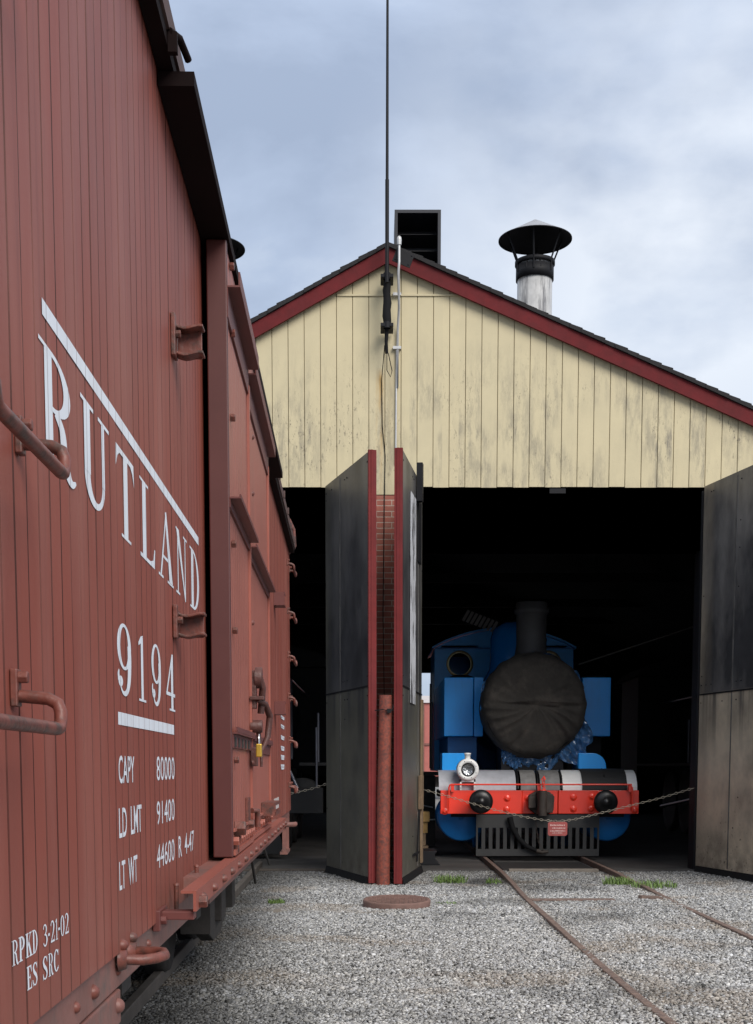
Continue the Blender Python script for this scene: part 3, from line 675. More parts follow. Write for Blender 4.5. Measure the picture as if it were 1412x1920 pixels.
# latch
s_, z_ = car(483, 1280, .12)
q = MB(); q.box(W + .09, W + .115, s_ - .03, s_ + .03, z_ - .11, z_ + .05); q.lathe([(0, .03), (.045, .03), (.045, 0)], (W + .11, s_, z_ + .02), 'x', 16); q.box(W + .09, W + .15, s_ - .05, s_ + .04, z_ - .075, z_ - .06)
q.tube([(W + .13, s_, z_ + .02), (W + .14, s_ + .03, z_ - .02), (W + .13, s_ + .04, z_ - .13)], .015, 8)
q.tube([(W + .12, s_ - .03, z_ - .07), (W + .15, s_ + .05, z_ - .09), (W + .165, s_ + .11, z_ - .14), (W + .155, s_ + .10, z_ - .23), (W + .13, s_ + .06, z_ - .29), (W + .13, s_ + .06, z_ - .36)], [.014, .014, .016, .014, .009, .006], 8)
q.build('latch', LATCH, dl1, bev=.003)
s2, z2_ = car(479, 1362, .11)
q = MB(); q.lathe([(0, .05), (.028, .05), (.028, 0)], (W + .09, s2, z2_), 'x', 14); q.tube([(W + .12, s2, z2_), (W + .125, s2 + .02, z2_ - .06), (W + .12, s2 + .03, z2_ - .12)], .011, 8); q.box(W + .09, W + .12, s2 - .04, s2 + .01, z2_ - .17, z2_ - .09); q.build('hasp', LATCH, dl1, bev=.003)
# padlock: hangs from the hasp
s3, z3 = car(488, 1397, .14); pw = Vector((W + .135, s3, z3 - .01)); PLW = CORG + cout * pw.x + cdir * pw.y; PLW.z = pw.z
pl = thing('padlock', PLW - Vector((0, 0, .04)), 'brass padlock hanging from the door hasp of the red boxcar', 'padlock', rz=CA, world=False)
o = MB(); o.box(-.012, .012, -.025, .025, 0, .055); o.build('body', BRASSY, pl, bev=.004)
o = MB(); o.tube([(0, -.017, .05), (0, -.017, .075)] + [(0, -.017*math.cos(t*math.pi/6), .075 + .018*math.sin(t*math.pi/6)) for t in range(1, 6)] + [(0, .017, .075), (0, .017, .05)], .0045, 8); o.build('shackle', CHROME, pl)
# lower latch plates and handle on door
s_, z_ = car(471, 1530, .10)
q = MB(); q.box(W + .088, W + .098, s_ - .12, s_ - .0, z_ - .06, z_ + .08); q.tube([(W + .10, s_ + .05, z_ + .02), (W + .12, s_ + .09, z_ + .02), (W + .12, s_ + .1, z_ - .05)], .012, 8); q.hexbolt((W + .098, s_ - .06, z_ - .03), 'x', .018, .02); q.hexbolt((W + .098, s_ - .1, z_ - .03), 'x', .018, .02); q.build('keeper_plate', IRONRED, dl1)
s_, z_ = car(500, 1508, .09)
q = MB(); q.box(W + .08, W + .15, s_ - .25, s_ + .2, z_, z_ + .015); q.box(W + .08, W + .15, s_ - .25, s_ - .235, z_ - .05, z_); q.box(W + .14, W + .15, s_ - .25, s_ + .2, z_ - .05, z_ - .03); q.build('door_handle', IRONRED, dl2)
s_, z_ = car(442, 1553, .09)
q = MB(); q.hexbolt((W + .088, s_, z_), 'x', .03, .04); q.box(W + .088, W + .10, s_ - .03, s_ + .03, z_ - .09, z_ - .03); q.build('door_fitting', IRONRED, dl1)
# cups (door stops) on the near side
def stop(px_, py_, h, name='door_stop', mirror=False):
    s_, z_ = car(px_, py_, 0); q = MB(); n = 7
    q.box(W + .001, W + .010, s_ - .02, s_ + .06, z_ - h*.6, z_ + h*.6)
    for sg in (-1, 1):
        pts = []
        for i in range(n):
            t = i / (n - 1); pts.append((W + .005 + .085 * t, z_ + sg * h*.5 - .007 * math.sin(t*math.pi*1.6) - .010*t))
        prof = pts + [(x, z - sg*.008) for x, z in pts[::-1]]
        q.prism(prof if sg > 0 else prof[::-1], s_ + .0, s_ + .055, 'y')
    q.box(W + .012, W + .082, s_ + .046, s_ + .053, z_ - h*.45 - .01, z_ + h*.45 - .005)
    q.box(W + .002, W + .014, s_ - .035, s_ - .001, z_ - h*.72, z_ + h*.72)
    q.hexbolt((W + .014, s_ - .01, z_ + .005), 'x', .012, .014)
    return q.build(name, IRONRED, BC, bev=.002)
stop(322, 632, .082); stop(326, 1167, .066)
def farstop(px_, py_):
    s_, z_ = car(px_, py_, 0); q = MB(); q.box(W + .002, W + .075, s_, s_ + .01, z_ - .045, z_ + .045); q.box(W + .002, W + .075, s_ + .01, s_ + .16, z_ + .036, z_ + .045); q.box(W + .002, W + .075, s_ + .01, s_ + .16, z_ - .045, z_ - .036)
    q.build('door_stop', DARKRED, BC)
farstop(513, 1122); farstop(514, 1327)
# grab irons
def grab(s_, z_, near=None, drop=.05, out_=.075, r=.0105, far_=False):
    q = MB(); a = s_; b = near
    e = .02
    def end(y, sg):
        return [(W + .012, y, z_), (W + out_ - .02, y, z_ - .004), (W + out_ - .005, y - sg*.004, z_ - .012), (W + out_, y - sg*.008, z_ - .025), (W + out_, y - sg*.010, z_ - drop + .012), (W + out_, y - sg*.02, z_ - drop + .002), (W + out_, y - sg*.035, z_ - drop)]
    q.tube(end(a, 1) + end(b, -1)[::-1], r, 10)
    for y in (a, b):
        q.box(W + .001, W + .012, y - .014, y + .014, z_ - .016, z_ + .040); q.hexbolt((W + .012, y, z_ + .028), 'x', .010, .014)
    return q.build('grab_iron', IRONRED, BC, bev=.002)
for (x, y) in ((30, 832), (22, 1305)):
    s_, z_ = car(x, y, .0); grab(s_, z_, s_ - .42, r=.0100)
s_, z_ = car(6, 60, 0); 
grab(s_, 2.70, s_ - .42)
fs_, _ = car(543, 1300, 0)
for y in (1075, 1160, 1238, 1312, 1390, 1474):
    _, z_ = car(543, y, 0); grab(fs_, z_, fs_ - .0 + .3 if fs_ + .3 < S1 else fs_ - .4, out_=.06)
# end ladder irons at the far corner, pointing past the end
q = MB()
for y in (1040, 1075, 1160, 1238, 1312, 1390, 1474):
    _, z_ = car(545, y, 0); yy = S1 + .0
    q.tube([(W - .05, yy, z_ + .02), (W - .04, yy + .07, z_ + .02), (W - .03, yy + .09, z_ - .03), (W - .45, yy + .09, z_ - .03), (W - .45, yy, z_ + .02)], .012, 8)
build_each(q, 'ladder_rung', IRONRED, BC)
# corner brace at far end, top
_, z_ = car(548, 1020, 0)
q = MB(); q.tube([(W + .0, S1 + .02, z_ + .1), (W + .04, S1 + .05, z_ + .02), (W + .05, S1 + .05, z_ - .12), (W - .02, S1 + .03, z_ - .2)], .014, 8); q.build('corner_iron', IRONRED, BC)
# sill under the boards
sl1 = MB(); sl1.box(W - .10, W - .012, S0, ds0 + .1, ZB - .085, ZB - .003); side_sill = sl1.build('side_sill', SILLRED, BC, bev=.004)
sl2 = MB(); sl2.box(W - .10, W - .012, ds0 + .1, S1, ZB - .10, ZB + .028); sl2.build('side_sill', SILLRED, BC)
q = MB()
for (x, y) in ((185, 1833),):
    s_, z_ = car(x, y, 0); q.dome((W - .012, s_, ZB - .045), 'x', .016, .014)
y_ = S0
while y_ < 3.4 - CMID: q.dome((W - .012, y_, ZB - .045), 'x', .012, .010, 8); y_ += .45
build_each(q, 'rivet', IRONRED, side_sill)
# step bracket plates below sill
sa, _ = car(150, 1905, -.02); sb, _ = car(216, 1855, -.02)
q = MB(); q.box(W - .05, W - .008, sa - .3, sb, ZB - .165, ZB - .088); q.dome((W - .008, sa + .05, ZB - .12), 'x', .018, .016); q.dome((W - .008, sb - .04, ZB - .12), 'x', .018, .016)
q.tube([(W - .02, sa - .04, ZB - .13), (W - .02, sa - .02, ZB - .3), (W - .02, sa - .08, ZB - .42), (W - .02, sa - .42, ZB - .42), (W - .02, sa - .48, ZB - .13)], .014, 8); q.build('stirrup_step', SILLRED, BC, bev=.004)
# horizontal hand loop
s_, z_ = car(232, 1797, 0.0)
sg0, _ = car(228, 1795, 0); zz_ = ZB - .018
q = MB(); a = sg0; b = sg0 + .13; o_ = .088
q.tube([(W - .01, a, zz_), (W + o_ - .04, a + .003, zz_ - .002), (W + o_ - .012, a + .02, zz_), (W + o_, a + .06, zz_), (W + o_ - .008, b - .035, zz_ + .002), (W + o_ - .035, b - .008, zz_), (W - .01, b, zz_)], .0122, 12)
for y in (a, b): q.lathe([(0, .02), (.022, .016), (.028, 0)], (W - .005, y, zz_), 'x', 12); q.dome((W + .0, y + .0, zz_ + .032), 'x', .014, .016)
q.build('grab_loop', IRONRED, BC)
# lower door channel
cs0, czz = car(366, 1681, .10); cs1, _ = car(535, 1540, .10); czt = dzb - .008
q = MB(); q.box(W + .062, W + .094, cs0, cs1, czt - .007, czt); q.box(W + .0945, W + .103, cs0, cs1, czt - .055, czt); ch_ = q.build('door_channel', CARRED, BC)
# filler under channel
q = MB(); q.box(W - .01, W + .0615, cs0 + .55, cs1, czt - .05, czt - .01); q.build('channel_packing', SILLRED, BC)
q = MB(); y_ = cs0 + .14
while y_ < cs1 - .05: q.dome((W + .103, y_, czt - .03), 'x', .014, .016, 10); y_ += .30
q.hexbolt((W + .103, cs0 + .07, czt - .035), 'x', .018, .022)
build_each(q, 'bolt', IRONRED, ch_)
# bracket carrying channel
q = MB(); q.box(W - .01, W + .0935, cs0 + .02, cs0 + .08, czt - .080, czt - .057); q.box(W - .01, W + .010, cs0 - .03, cs0 + .12, czt - .105, czt - .05); q.hexbolt((W + .010, cs0 + .0, czt - .078), 'x', .013, .014)
q.build('channel_bracket', DARKRED, BC, bev=.003)
for (x, y) in ((331, 1690), (369, 1655)):
    s_, z_ = car(x, y, .02); q = MB(); _, zp = car(x, y - 30, .02); q.tube([(W + .02, s_, zp - .075), (W + .02, s_, zp)], .007, 8); q.dome((W + .02, s_, zp), 'z', .009, .008, 8); q.build('guide_pin', IRONRED, BC)
# hanging end step at far end
q = MB(); e0, _ = car(541, 1560, .03); _, ez0 = car(541, 1598, .03); q.box(W - .02, W + .01, e0, e0 + .03, ez0, ZB - .02); q.box(W - .02, W + .01, e0 + .5, e0 + .53, ez0, ZB - .02) if e0 + .53 < S1 + .2 else None; q.box(W - .04, W + .02, e0, e0 + .5, ez0 - .02, ez0); q.tube([(W - .01, e0 - .02, ZB - .05), (W + .08, e0, ZB - .05), (W + .08, e0 + .1, ZB - .05)], .02, 8)
q.build('stirrup_step', SILLRED, BC)
# underframe
q = MB(); q.box(-.35, .35, S0, S1, .72, ZB - .01); q.box(W - .32, W - .22, S0 + 1.2, S1 - 1.2, .86, ZB - .06)
for y_ in (-3.0, -1.2, 1.0, 2.8): q.box(-W + .2, W - .12, y_, y_ + .15, .85, ZB - .01)
for (xa, ya, xb2, yb2) in ((470, 1600, 479, 1655), (492, 1580, 505, 1621)):
    (sa_, za_), (sb_, zb3) = car(xa, ya, -.12), car(xb2, yb2, -.12); q.tube([(W - .12, sa_, za_), (W - .12, sb_, zb3)], .010, 6)
q.build('underframe', SOOT, BC)
def truck(yc):
    q = MB(); G = .7175
    for sg in (-1, 1):
        xx = sg * 1.0
        q.prism([(yc - .95, .42), (yc - .7, .34), (yc - .25, .22), (yc + .25, .22), (yc + .7, .34), (yc + .95, .42), (yc + .95, .52), (yc + .6, .62), (yc + .3, .72), (yc - .3, .72), (yc - .6, .62), (yc - .95, .52)], xx - .05, xx + .05, 'x')
    q.box(-1.1, 1.1, yc - .15, yc + .15, .35, .7)
    t = q.build('truck_frame', SOOT, BC, bev=.01)
    for y_ in (yc - .84, yc + .84):
        w_ = MB()
        for sg in (-1, 1):
            w_.lathe([(.0, -.03), (.36, -.03), (.42, -.07 * sg * 1.0), (.42, .03), (.40, .07), (.12, .05), (.10, .08), (0, .08)], (sg * (G + .02), y_, .42 + .14), 'x', 28)
        w_.tube([(-G, y_, .56), (G, y_, .56)], .08, 12)
        for sg in (-1, 1): w_.box(sg*1.0 - .1, sg*1.0 + .1, y_ - .13, y_ + .13, .42, .68)
        o = w_.build('wheelset', SOOT, t); o.location.z = -.06
truck(S0 + 1.9); truck(S1 - 1.9)

# ---------------------------------------------------------------- lettering
def ell(cx, cy, rx, ry, a0, a1, n=14): return [(cx + rx*math.cos(R(a0 + (a1 - a0)*i/n)), cy + ry*math.sin(R(a0 + (a1 - a0)*i/n))) for i in range(n + 1)]
def ring(cx, cy, rx, ry, ix, iy, a0, a1, icx=None, n=18):
    icx = cx if icx is None else icx; return ('strip', ell(cx, cy, rx, ry, a0, a1, n), ell(icx, cy, ix, iy, a0, a1, n))
def rect(a, b, c, d): return ('poly', [(a, b), (c, b), (c, d), (a, d)])
def poly(*p): return ('poly', list(p))
def stroke(pts, ws, sy=1.0):
    """thick line through smooth points; ws widths; sy scales the width across vertical runs"""
    P = []; Wd = []; n = len(pts)
    for i in range(n - 1):
        p0, p1, p2, p3 = pts[max(i-1, 0)], pts[i], pts[i+1], pts[min(i+2, n-1)]
        for k in range(6):
            t = k / 6; f = lambda a, b, c, d: .5*((2*b) + (-a+c)*t + (2*a-5*b+4*c-d)*t*t + (-a+3*b-3*c+d)*t**3)
            P.append((f(p0[0], p1[0], p2[0], p3[0]), f(p0[1], p1[1], p2[1], p3[1]))); Wd.append(ws[i]*(1-t) + ws[i+1]*t)
    P.append(pts[-1]); Wd.append(ws[-1]); A = []; B = []
    for i, p in enumerate(P):
        q, r_ = P[max(i-1, 0)], P[min(i+1, len(P)-1)]; dx, dy = r_[0]-q[0], r_[1]-q[1]; l = math.hypot(dx, dy) or 1; nx, ny = -dy/l, dx/l
        A.append((p[0] + nx*Wd[i]/2, p[1] + ny*Wd[i]/2*sy)); B.append((p[0] - nx*Wd[i]/2, p[1] - ny*Wd[i]/2*sy))
    return ('strip', A, B)
G_ = {
 'R': [rect(.14, .03, .34, .97), rect(0, 0, .48, .035), rect(.0, .965, .36, 1), ring(.36, .74, .50, .26, .30, .215, -90, 90), rect(.3, .955, .38, 1.0), rect(.3, .48, .38, .525), stroke([(.42, .50), (.60, .40), (.66, .2), (.76, .05), (.88, .005), (.99, .05)], [.14, .18, .20, .20, .12, .04], .6)],
 'U': [rect(.10, .30, .30, .97), rect(0, .96, .42, 1), rect(.70, .30, .80, .97), rect(.58, .96, .98, 1), ring(.45, .31, .35, .31, .21, .235, 180, 360, .50)],
 'T': [rect(.40, .03, .62, .97), rect(.26, 0, .78, .035), rect(.02, .935, .98, 1), poly((.02, .94), (.0, .74), (.10, .88), (.22, .94)), poly((.98, .94), (1, .74), (.90, .88), (.78, .94))],
 'L': [rect(.16, .03, .40, .97), rect(0, .965, .56, 1), rect(0, 0, .96, .05), poly((.62, .045), (.86, .10), (.94, .26), (1, .26), (.96, .045))],
 'A': [poly((.10, .03), (.18, .03), (.53, .92), (.49, 1.0)), poly((.44, .97), (.53, 1.0), (.93, .03), (.70, .03)), rect(.24, .30, .70, .345), rect(0, 0, .30, .035), rect(.58, 0, 1, .035)],
 'N': [rect(.14, .03, .21, .97), rect(0, 0, .34, .035), rect(.79, .04, .86, .97), rect(.66, .965, 1, 1), poly((.04, 1), (.28, 1), (.86, .0), (.80, -.03)), rect(.0, .965, .2, 1)],
 'D': [rect(.14, .03, .36, .97), rect(0, 0, .4, .035), rect(0, .965, .4, 1), ring(.36, .5, .60, .5, .40, .455, -90, 90)],
 '9': [ring(.5, .68, .48, .32, .27, .275, 0, 360, n=28), stroke([(.84, .72), (.86, .50), (.80, .22), (.62, .06), (.38, .04), (.20, .13)], [.24, .25, .22, .15, .08, .07], .6), ring(.22, .19, .15, .075, .01, .01, 0, 360, n=14), stroke([(.10, .20), (.08, .28), (.12, .34)], [.12, .12, .05], .6)],
 '1': [rect(.38, .03, .66, .97), rect(.08, 0, .96, .035), poly((.1, .82), (.45, .88), (.66, 1.0), (.38, .97), (.1, .87))],
 '4': [rect(.56, .03, .80, .86), poly((.56, .86), (.80, .86), (.80, 1.0), (.70, 1.0)), rect(.36, 0, 1.0, .035), poly((.0, .28), (.12, .28), (.76, .98), (.66, 1.0)), rect(.0, .255, 1.0, .315)],
 'P': [rect(.14, .04, .42, .96), rect(0, 0, .58, .05), rect(0, .95, .42, 1), ring(.40, .72, .56, .28, .26, .22, -90, 90)],
 'K': [rect(.12, .04, .38, .96), rect(0, 0, .5, .05), rect(0, .95, .5, 1), poly((.36, .40), (.36, .50), (.78, .96), (.88, .96)), poly((.42, .55), (.62, .62), (1.0, .03), (.72, .03)), rect(.62, .95, 1, 1), rect(.58, 0, 1.04, .05)],
 'E': [rect(.14, .04, .42, .96), rect(0, 0, .92, .06), rect(0, .94, .88, 1), rect(.4, .48, .68, .54), poly((.86, .06), (.98, .32), (.92, .32), (.70, .06)), poly((.86, .94), (.92, .70), (.86, .70), (.66, .94)), rect(.62, .40, .68, .62)],
 'S': [stroke([(.84, .80), (.70, .94), (.42, .96), (.20, .80), (.34, .60), (.66, .44), (.82, .24), (.62, .05), (.30, .06), (.10, .22)], [.08, .10, .12, .22, .30, .30, .22, .12, .10, .08], .6), rect(.82, .72, .90, .98), rect(.06, .02, .14, .28)],
 'C': [ring(.54, .5, .52, .5, .27, .44, 45, 315, n=28), rect(.84, .70, .94, .96), rect(.86, .10, .93, .24)],
 '3': [stroke([(.12, .80), (.30, .95), (.62, .94), (.78, .76), (.60, .58), (.34, .52)], [.14, .10, .16, .24, .14, .06], .6), stroke([(.40, .53), (.70, .48), (.86, .28), (.66, .06), (.32, .04), (.10, .18)], [.06, .16, .28, .16, .10, .14], .6)],
 '2': [stroke([(.12, .78), (.30, .95), (.62, .94), (.80, .74), (.62, .44), (.30, .18), (.10, .06)], [.14, .10, .16, .26, .20, .12, .08], .6), rect(.06, 0, .92, .10), rect(.86, .0, .93, .26)],
 '0': [ring(.5, .5, .48, .5, .22, .44, 0, 360, n=32)],
 '-': [rect(.08, .38, .92, .50)],
}
LO = [0]
def put_glyph(mb, g_, s0, s1, z0, z1, zl=None):
    """map a glyph's unit square onto the car side: (s0..s1) x (z0..z1)"""
    for sh in G_[g_]:
        LO[0] = (LO[0] + 1) % 12; x = W + .0010 + LO[0] * .00004
        if sh[0] == 'poly':
            vs = [(x, s0 + (s1 - s0)*a, z0 + (z1 - z0)*b) for a, b in sh[1]]
            mb.add(vs, [tuple(range(len(vs)))])
        else:
            A, B = sh[1], sh[2]; n = len(A)
            vs = [(x, s0 + (s1 - s0)*a, z0 + (z1 - z0)*b) for a, b in A] + [(x, s0 + (s1 - s0)*a, z0 + (z1 - z0)*b) for a, b in B]
            mb.add(vs, [(i, i + 1, n + i + 1, n + i) for i in range(n - 1)])
# RUTLAND : x range of each letter in the side plane
_, rt = car(77, 634); _, rb_ = car(110, 888)
_, rt2 = car(353, 1020); _, rb2 = car(365, 1143)
rt = (rt + rt2) / 2; rb_ = (rb_ + rb2) / 2
m_ = MB()
for ch, xa, xb in (('R', 77, 144), ('U', 152.5, 207), ('T', 216.5, 252), ('L', 260.5, 289.5), ('A', 294.5, 323.5), ('N', 327, 349), ('D', 353, 372)):
    m_ = MB(); put_glyph(m_, ch, car(xa, 900)[0], car(xb, 1000)[0], rb_, rt); m_.build('road_name_letter', INK, BC)
def bar(xa, xb, ya, yb, name, yc, yd):
    sa, za = car(xa, ya); _, zb_ = car(xa, yb); sb, zc = car(xb, yc); _, zd = car(xb, yd)
    t = (za + zc)/2; b = (zb_ + zd)/2; m = MB(); m.add([(W + .0011, sa, b), (W + .0011, sb, b), (W + .0011, sb, t), (W + .0011, sa, t)], [(0, 1, 2, 3)]); m.build(name, INK, BC)
bar(77, 371.5, 555, 583, 'lettering_bar', 1009, 1025)
bar(220.5, 325.5, 1336, 1359.6, 'lettering_bar', 1358, 1376.6)
m_ = MB(); _, t1 = car(229, 1170); _, b1 = car(232, 1306)
_, t2 = car(291, 1206); _, b2 = car(293, 1323); t1 = (t1+t2)/2; b1 = (b1+b2)/2
for ch, xa, xb in (('9', 218, 245), ('1', 257, 272), ('9', 282, 300), ('4', 309.5, 326)): m_ = MB(); put_glyph(m_, ch, car(xa, 1200)[0], car(xb, 1200)[0], b1, t1); m_.build('car_number_digit', INK, BC)
def sans(txt, xa, xb, ya, yb, yc, yd, name='capacity_letter', bold=.010):
    cu = bpy.data.curves.new('t', 'FONT'); cu.body = txt; cu.size = 1; cu.offset = bold; cu.resolution_u = 4; cu.fill_mode = 'FRONT'
    ob = bpy.data.objects.new('t', cu); COL.objects.link(ob); dg = bpy.context.evaluated_depsgraph_get(); dg.update()
    me = bpy.data.meshes.new_from_object(ob.evaluated_get(dg)); bpy.data.objects.remove(ob)
    v = np.array([p.co[:] for p in me.vertices]); mn, mx_ = v.min(0), v.max(0)
    sa, za = car(xa, ya); _, zb_ = car(xa, yb); sb, zc = car(xb, yc); _, zd = car(xb, yd); t = (za+zc)/2; b = (zb_+zd)/2
    for p in me.vertices:
        u = (p.co.x - mn[0])/(mx_[0]-mn[0]); h = (p.co.y - mn[1])/(mx_[1]-mn[1]); p.co = (W + .0012, sa + (sb-sa)*u, b + (t-b)*h)
    mb = MB(); mb.v = [tuple(p.co) for p in me.vertices]; mb.f = [list(p.vertices) for p in me.polygons]; mb.sm = [False]*len(mb.f); bpy.data.meshes.remove(me); return build_each(mb, name, INK, BC)
sans('CAPY', 221, 250.7, 1416, 1471, 1418, 1466); sans('80000', 292.6, 326, 1420, 1464, 1418, 1461, bold=.0)
sans('LD  LMT', 221.8, 264.3, 1516, 1572, 1508, 1559); sans('91400', 293, 326, 1504, 1547, 1496, 1538, bold=.0)
sans('LT  WT', 222.4, 256.4, 1617, 1671, 1602, 1653); sans('44600', 293, 326, 1583, 1629, 1574, 1614, bold=.0)
sans('R  4-47', 334, 362.6, 1566, 1608, 1558, 1595, bold=0.004)
def serif_row(txt, xa, xb, ya, yb, yc, yd, widths=None, name='repack_stencil'):
    sa, za = car(xa, ya); _, zb_ = car(xa, yb); sb, zc = car(xb, yc); _, zd = car(xb, yd); t = (za+zc)/2; b = (zb_+zd)/2
    ws = [(.45 if c in '-' else (.62 if c in '1' else 1.0)) for c in txt]; tot = sum(ws) + .10*(len(txt)-1); m = MB(); p = 0
    for c, w_ in zip(txt, ws):
        put_glyph(m, c, sa + (sb-sa)*p/tot, sa + (sb-sa)*(p + w_)/tot, b, t); p += w_ + .10
    m.build(name, INK, BC)
serif_row('RPKD', 20.4, 69, 1762, 1811, 1743, 1787); serif_row('3-21-02', 78.7, 127.5, 1733, 1776, 1712, 1750)
serif_row('ES', 48.5, 69, 1812, 1859, 1803, 1845); serif_row('SRC', 78, 108.5, 1792, 1838, 1781, 1822)
# small data block far down the car: six short unreadable rows and a notice
m_ = MB()
for i, y in enumerate((1343, 1360, 1381, 1401, 1418, 1436)):
    sa, za = car(526, y - 4); sb, zb_ = car(532.5, y + 4)
    for k in range(3):
        zt_ = za - (za - zb_) * k / 3; m_.add([(W + .003, sa + .03*k, zt_ - .022), (W + .003, sb - .02*k, zt_ - .022), (W + .003, sb - .02*k, zt_ - .005), (W + .003, sa + .03*k, zt_ - .005)], [(0,1,2,3)])
m_.build('data_lettering', INK, BC)
sa, za = car(513.5, 1498); sb, zb_ = car(522, 1514); m_ = MB()
m_.box(W + .001, W + .004, sa, sb, zb_, za); m_.build('notice_plate', mat('faded_white', (.5, .45, .43), .6), BC)

# ================================================================== TRACKS
def rail(pts, label, z=.03, grp='rusty rails half buried in the gravel'):
    o = MB(); A = Vector(pts[0]); n = len(pts)
    prof = [(-.031, -.06), (.031, -.06), (.031, .018), (.026, .024), (-.026, .024), (-.031, .018)]
    vs = []; 
    for i, p in enumerate(pts):
        for (dx, dz) in prof: vs.append((p[0] + dx, p[1], z - .02 + dz + p[2]))
    m = len(prof); fs = [(i*m+k, i*m+(k+1)%m, (i+1)*m+(k+1)%m, (i+1)*m+k) for i in range(n-1) for k in range(m)]; fs.append(tuple(range(m))[::-1]); fs.append(tuple(range((n-1)*m, n*m)))
    o.add(vs, [q[::-1] for q in fs[:-2]] + fs[-2:]); ob = o.build('rail', RUST, bev=0); tag(ob, label, 'rail', grp); return ob
def rl(x0_, ph, up):
    r_ = []; y = 3.0
    while y < 41.5: r_.append((x0_ + .035*math.sin(y*.33 + ph) * (1 if y < 16 else 0) , y, (up if y > 17.5 else up*(y - 15)/2.5 + (-.004)*(17.5 - y)/2.5 if y > 15 else -.004 + .005*math.sin(y*1.1 + ph)*min(1, 15 - y)))); y += .35
    return r_
rail(rl(LX - .03, 1.0, .045), 'rusty left rail of the track running out from under the blue engine')
rail(rl(RX - .02, 2.2, .045), 'rusty right rail of the track running out from under the blue engine')
SHADERAIL = mat('shaded_rail_steel', (.10, .088, .078), .6, metal=.3, var=.3, bump=.4)  # darker rail steel, shade under the boxcar put into its colour
def crail(off, label):
    pts = []; y = -1.
    while y < 20: 
        p = CORG + cdir*(y - CMID) + cout*off; pts.append((p.x, p.y, .0)); y += 1.
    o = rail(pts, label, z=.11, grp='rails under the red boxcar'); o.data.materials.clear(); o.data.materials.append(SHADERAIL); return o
crail(.75, 'grey rusted rail in shade nearest the camera under the red boxcar'); crail(-.75, 'far rail hidden in the dark beneath the red boxcar')
a = ground(985, 1690); b = ground(1152, 1690)
o = MB(); o.box(a.x, b.x, a.y - .07, a.y + .07, -.01, .028); tag(o.build('tie_plank', RUST, bev=.006), 'rusty brown flat bar lying between the rails in front of the right stall', 'plank')
a = ground(1205, 1688); o = MB(); o.prism([(a.x - .05, 0), (a.x + .26, 0), (a.x + .20, .04), (a.x - .02, .05)], a.y - .08, a.y + .10); tag(o.build('tie_block', RUST), 'short rusty block under the right rail', 'block')

# ================================================================== MANHOLE, BOLLARD, WEEDS
mc = ground(744, 1693, .05)
o = MB(); o.lathe([(.352, -.05), (.358, .040), (.350, .053), (.325, .055), (.322, .049), (0, .049)], (0, 0, 0), 'z', 56)
lid = tag(o.build('manhole_cover', LIDRUST), 'round rusty iron manhole cover standing proud of the gravel', 'manhole cover'); lid.location = (mc.x, mc.y, .038); lid.rotation_euler = (R(2.6), 0, 0)
o = MB()
for i in range(-6, 7):
    for j in range(-6, 7):
        x, y = i*.047, j*.047
        if math.hypot(x, y) < .30 and (i + j) % 2 == 0: o.box(x - .018, x + .018, y - .018, y + .018, .0492, .0555)
o.build('tread_pattern', LIDRUST, lid)
bp_ = ground(718, 1661)
bl = thing('bollard', (bp_.x, bp_.y + .05, 0), 'upright rusty red steel pipe in front of the brick pier between the doors', 'bollard')
zt = 2.36
o = MB(); o.tube([(bp_.x, bp_.y + .05, -.05), (bp_.x + .01, bp_.y + .05, 1.1), (bp_.x + .035, bp_.y + .05, zt)], [.086, .084, .080], 28, caps=False); o.lathe([(.080, zt), (.070, zt), (.070, zt - .2)], (bp_.x + .035, bp_.y + .05, 0), 'z', 28); o.build('pipe', RUSTPIPE, bl)
o = MB(); o.tube([(bp_.x - .1, bp_.y - .03, zt - .19), (bp_.x, bp_.y - .055, zt - .18), (bp_.x + .09, bp_.y - .06, zt - .2)], .006, 6); o.box(bp_.x + .05, bp_.x + .10, bp_.y - .07, bp_.y - .03, zt - .22, zt - .17)
o.tube([(bp_.x + .1, bp_.y - .04, zt - .2), (bp_.x + .16, bp_.y, zt - .08)], .006, 6); o.build('wire_hook', BLACKM, bl)
def tuft(x, y, n, r, h, label):
    c = ground(x, y, .01); o = MB()
    for i in range(n):
        a = random.uniform(0, 6.28); d = r * math.sqrt(random.random()); bx, by = c.x + d*math.cos(a)*1.3, c.y + d*math.sin(a)
        hh = h * random.uniform(.4, 1); le = random.uniform(.2, .9)*hh; la = random.uniform(0, 6.28); wv = random.uniform(.003, .006)
        dx, dy = le*math.cos(la), le*math.sin(la); px_, py_ = -math.sin(la)*wv, math.cos(la)*wv
        o.add([(bx - px_, by - py_, 0), (bx + px_, by + py_, 0), (bx + dx*.4 + px_, by + dy*.4 + py_, hh*.7), (bx + dx*.4 - px_, by + dy*.4 - py_, hh*.7), (bx + dx, by + dy, hh)], [(0,1,2,3), (3,2,4)])
    tag(o.build('grass_tuft', GRASSM, org=(c.x, c.y, 0)), label, 'weed', 'green weeds in the gravel')
tuft(845, 1655, 260, .17, .13, 'bright green weed tuft left of the left rail at the stall mouth')
tuft(926, 1657, 90, .09, .09, 'small faint weed tuft touching the left rail by the door sill')
tuft(518, 1694, 110, .07, .07, 'small lone weed in open gravel beside the boxcar')
tuft(838, 1694, 60, .09, .04, 'low faint weed patch right of the manhole cover')
tuft(1157, 1659, 220, .14, .13, 'bright weed tuft between the rails beside the right rail')
tuft(1225, 1664, 200, .22, .12, 'spreading weed tuft outside the right rail before the tan door')
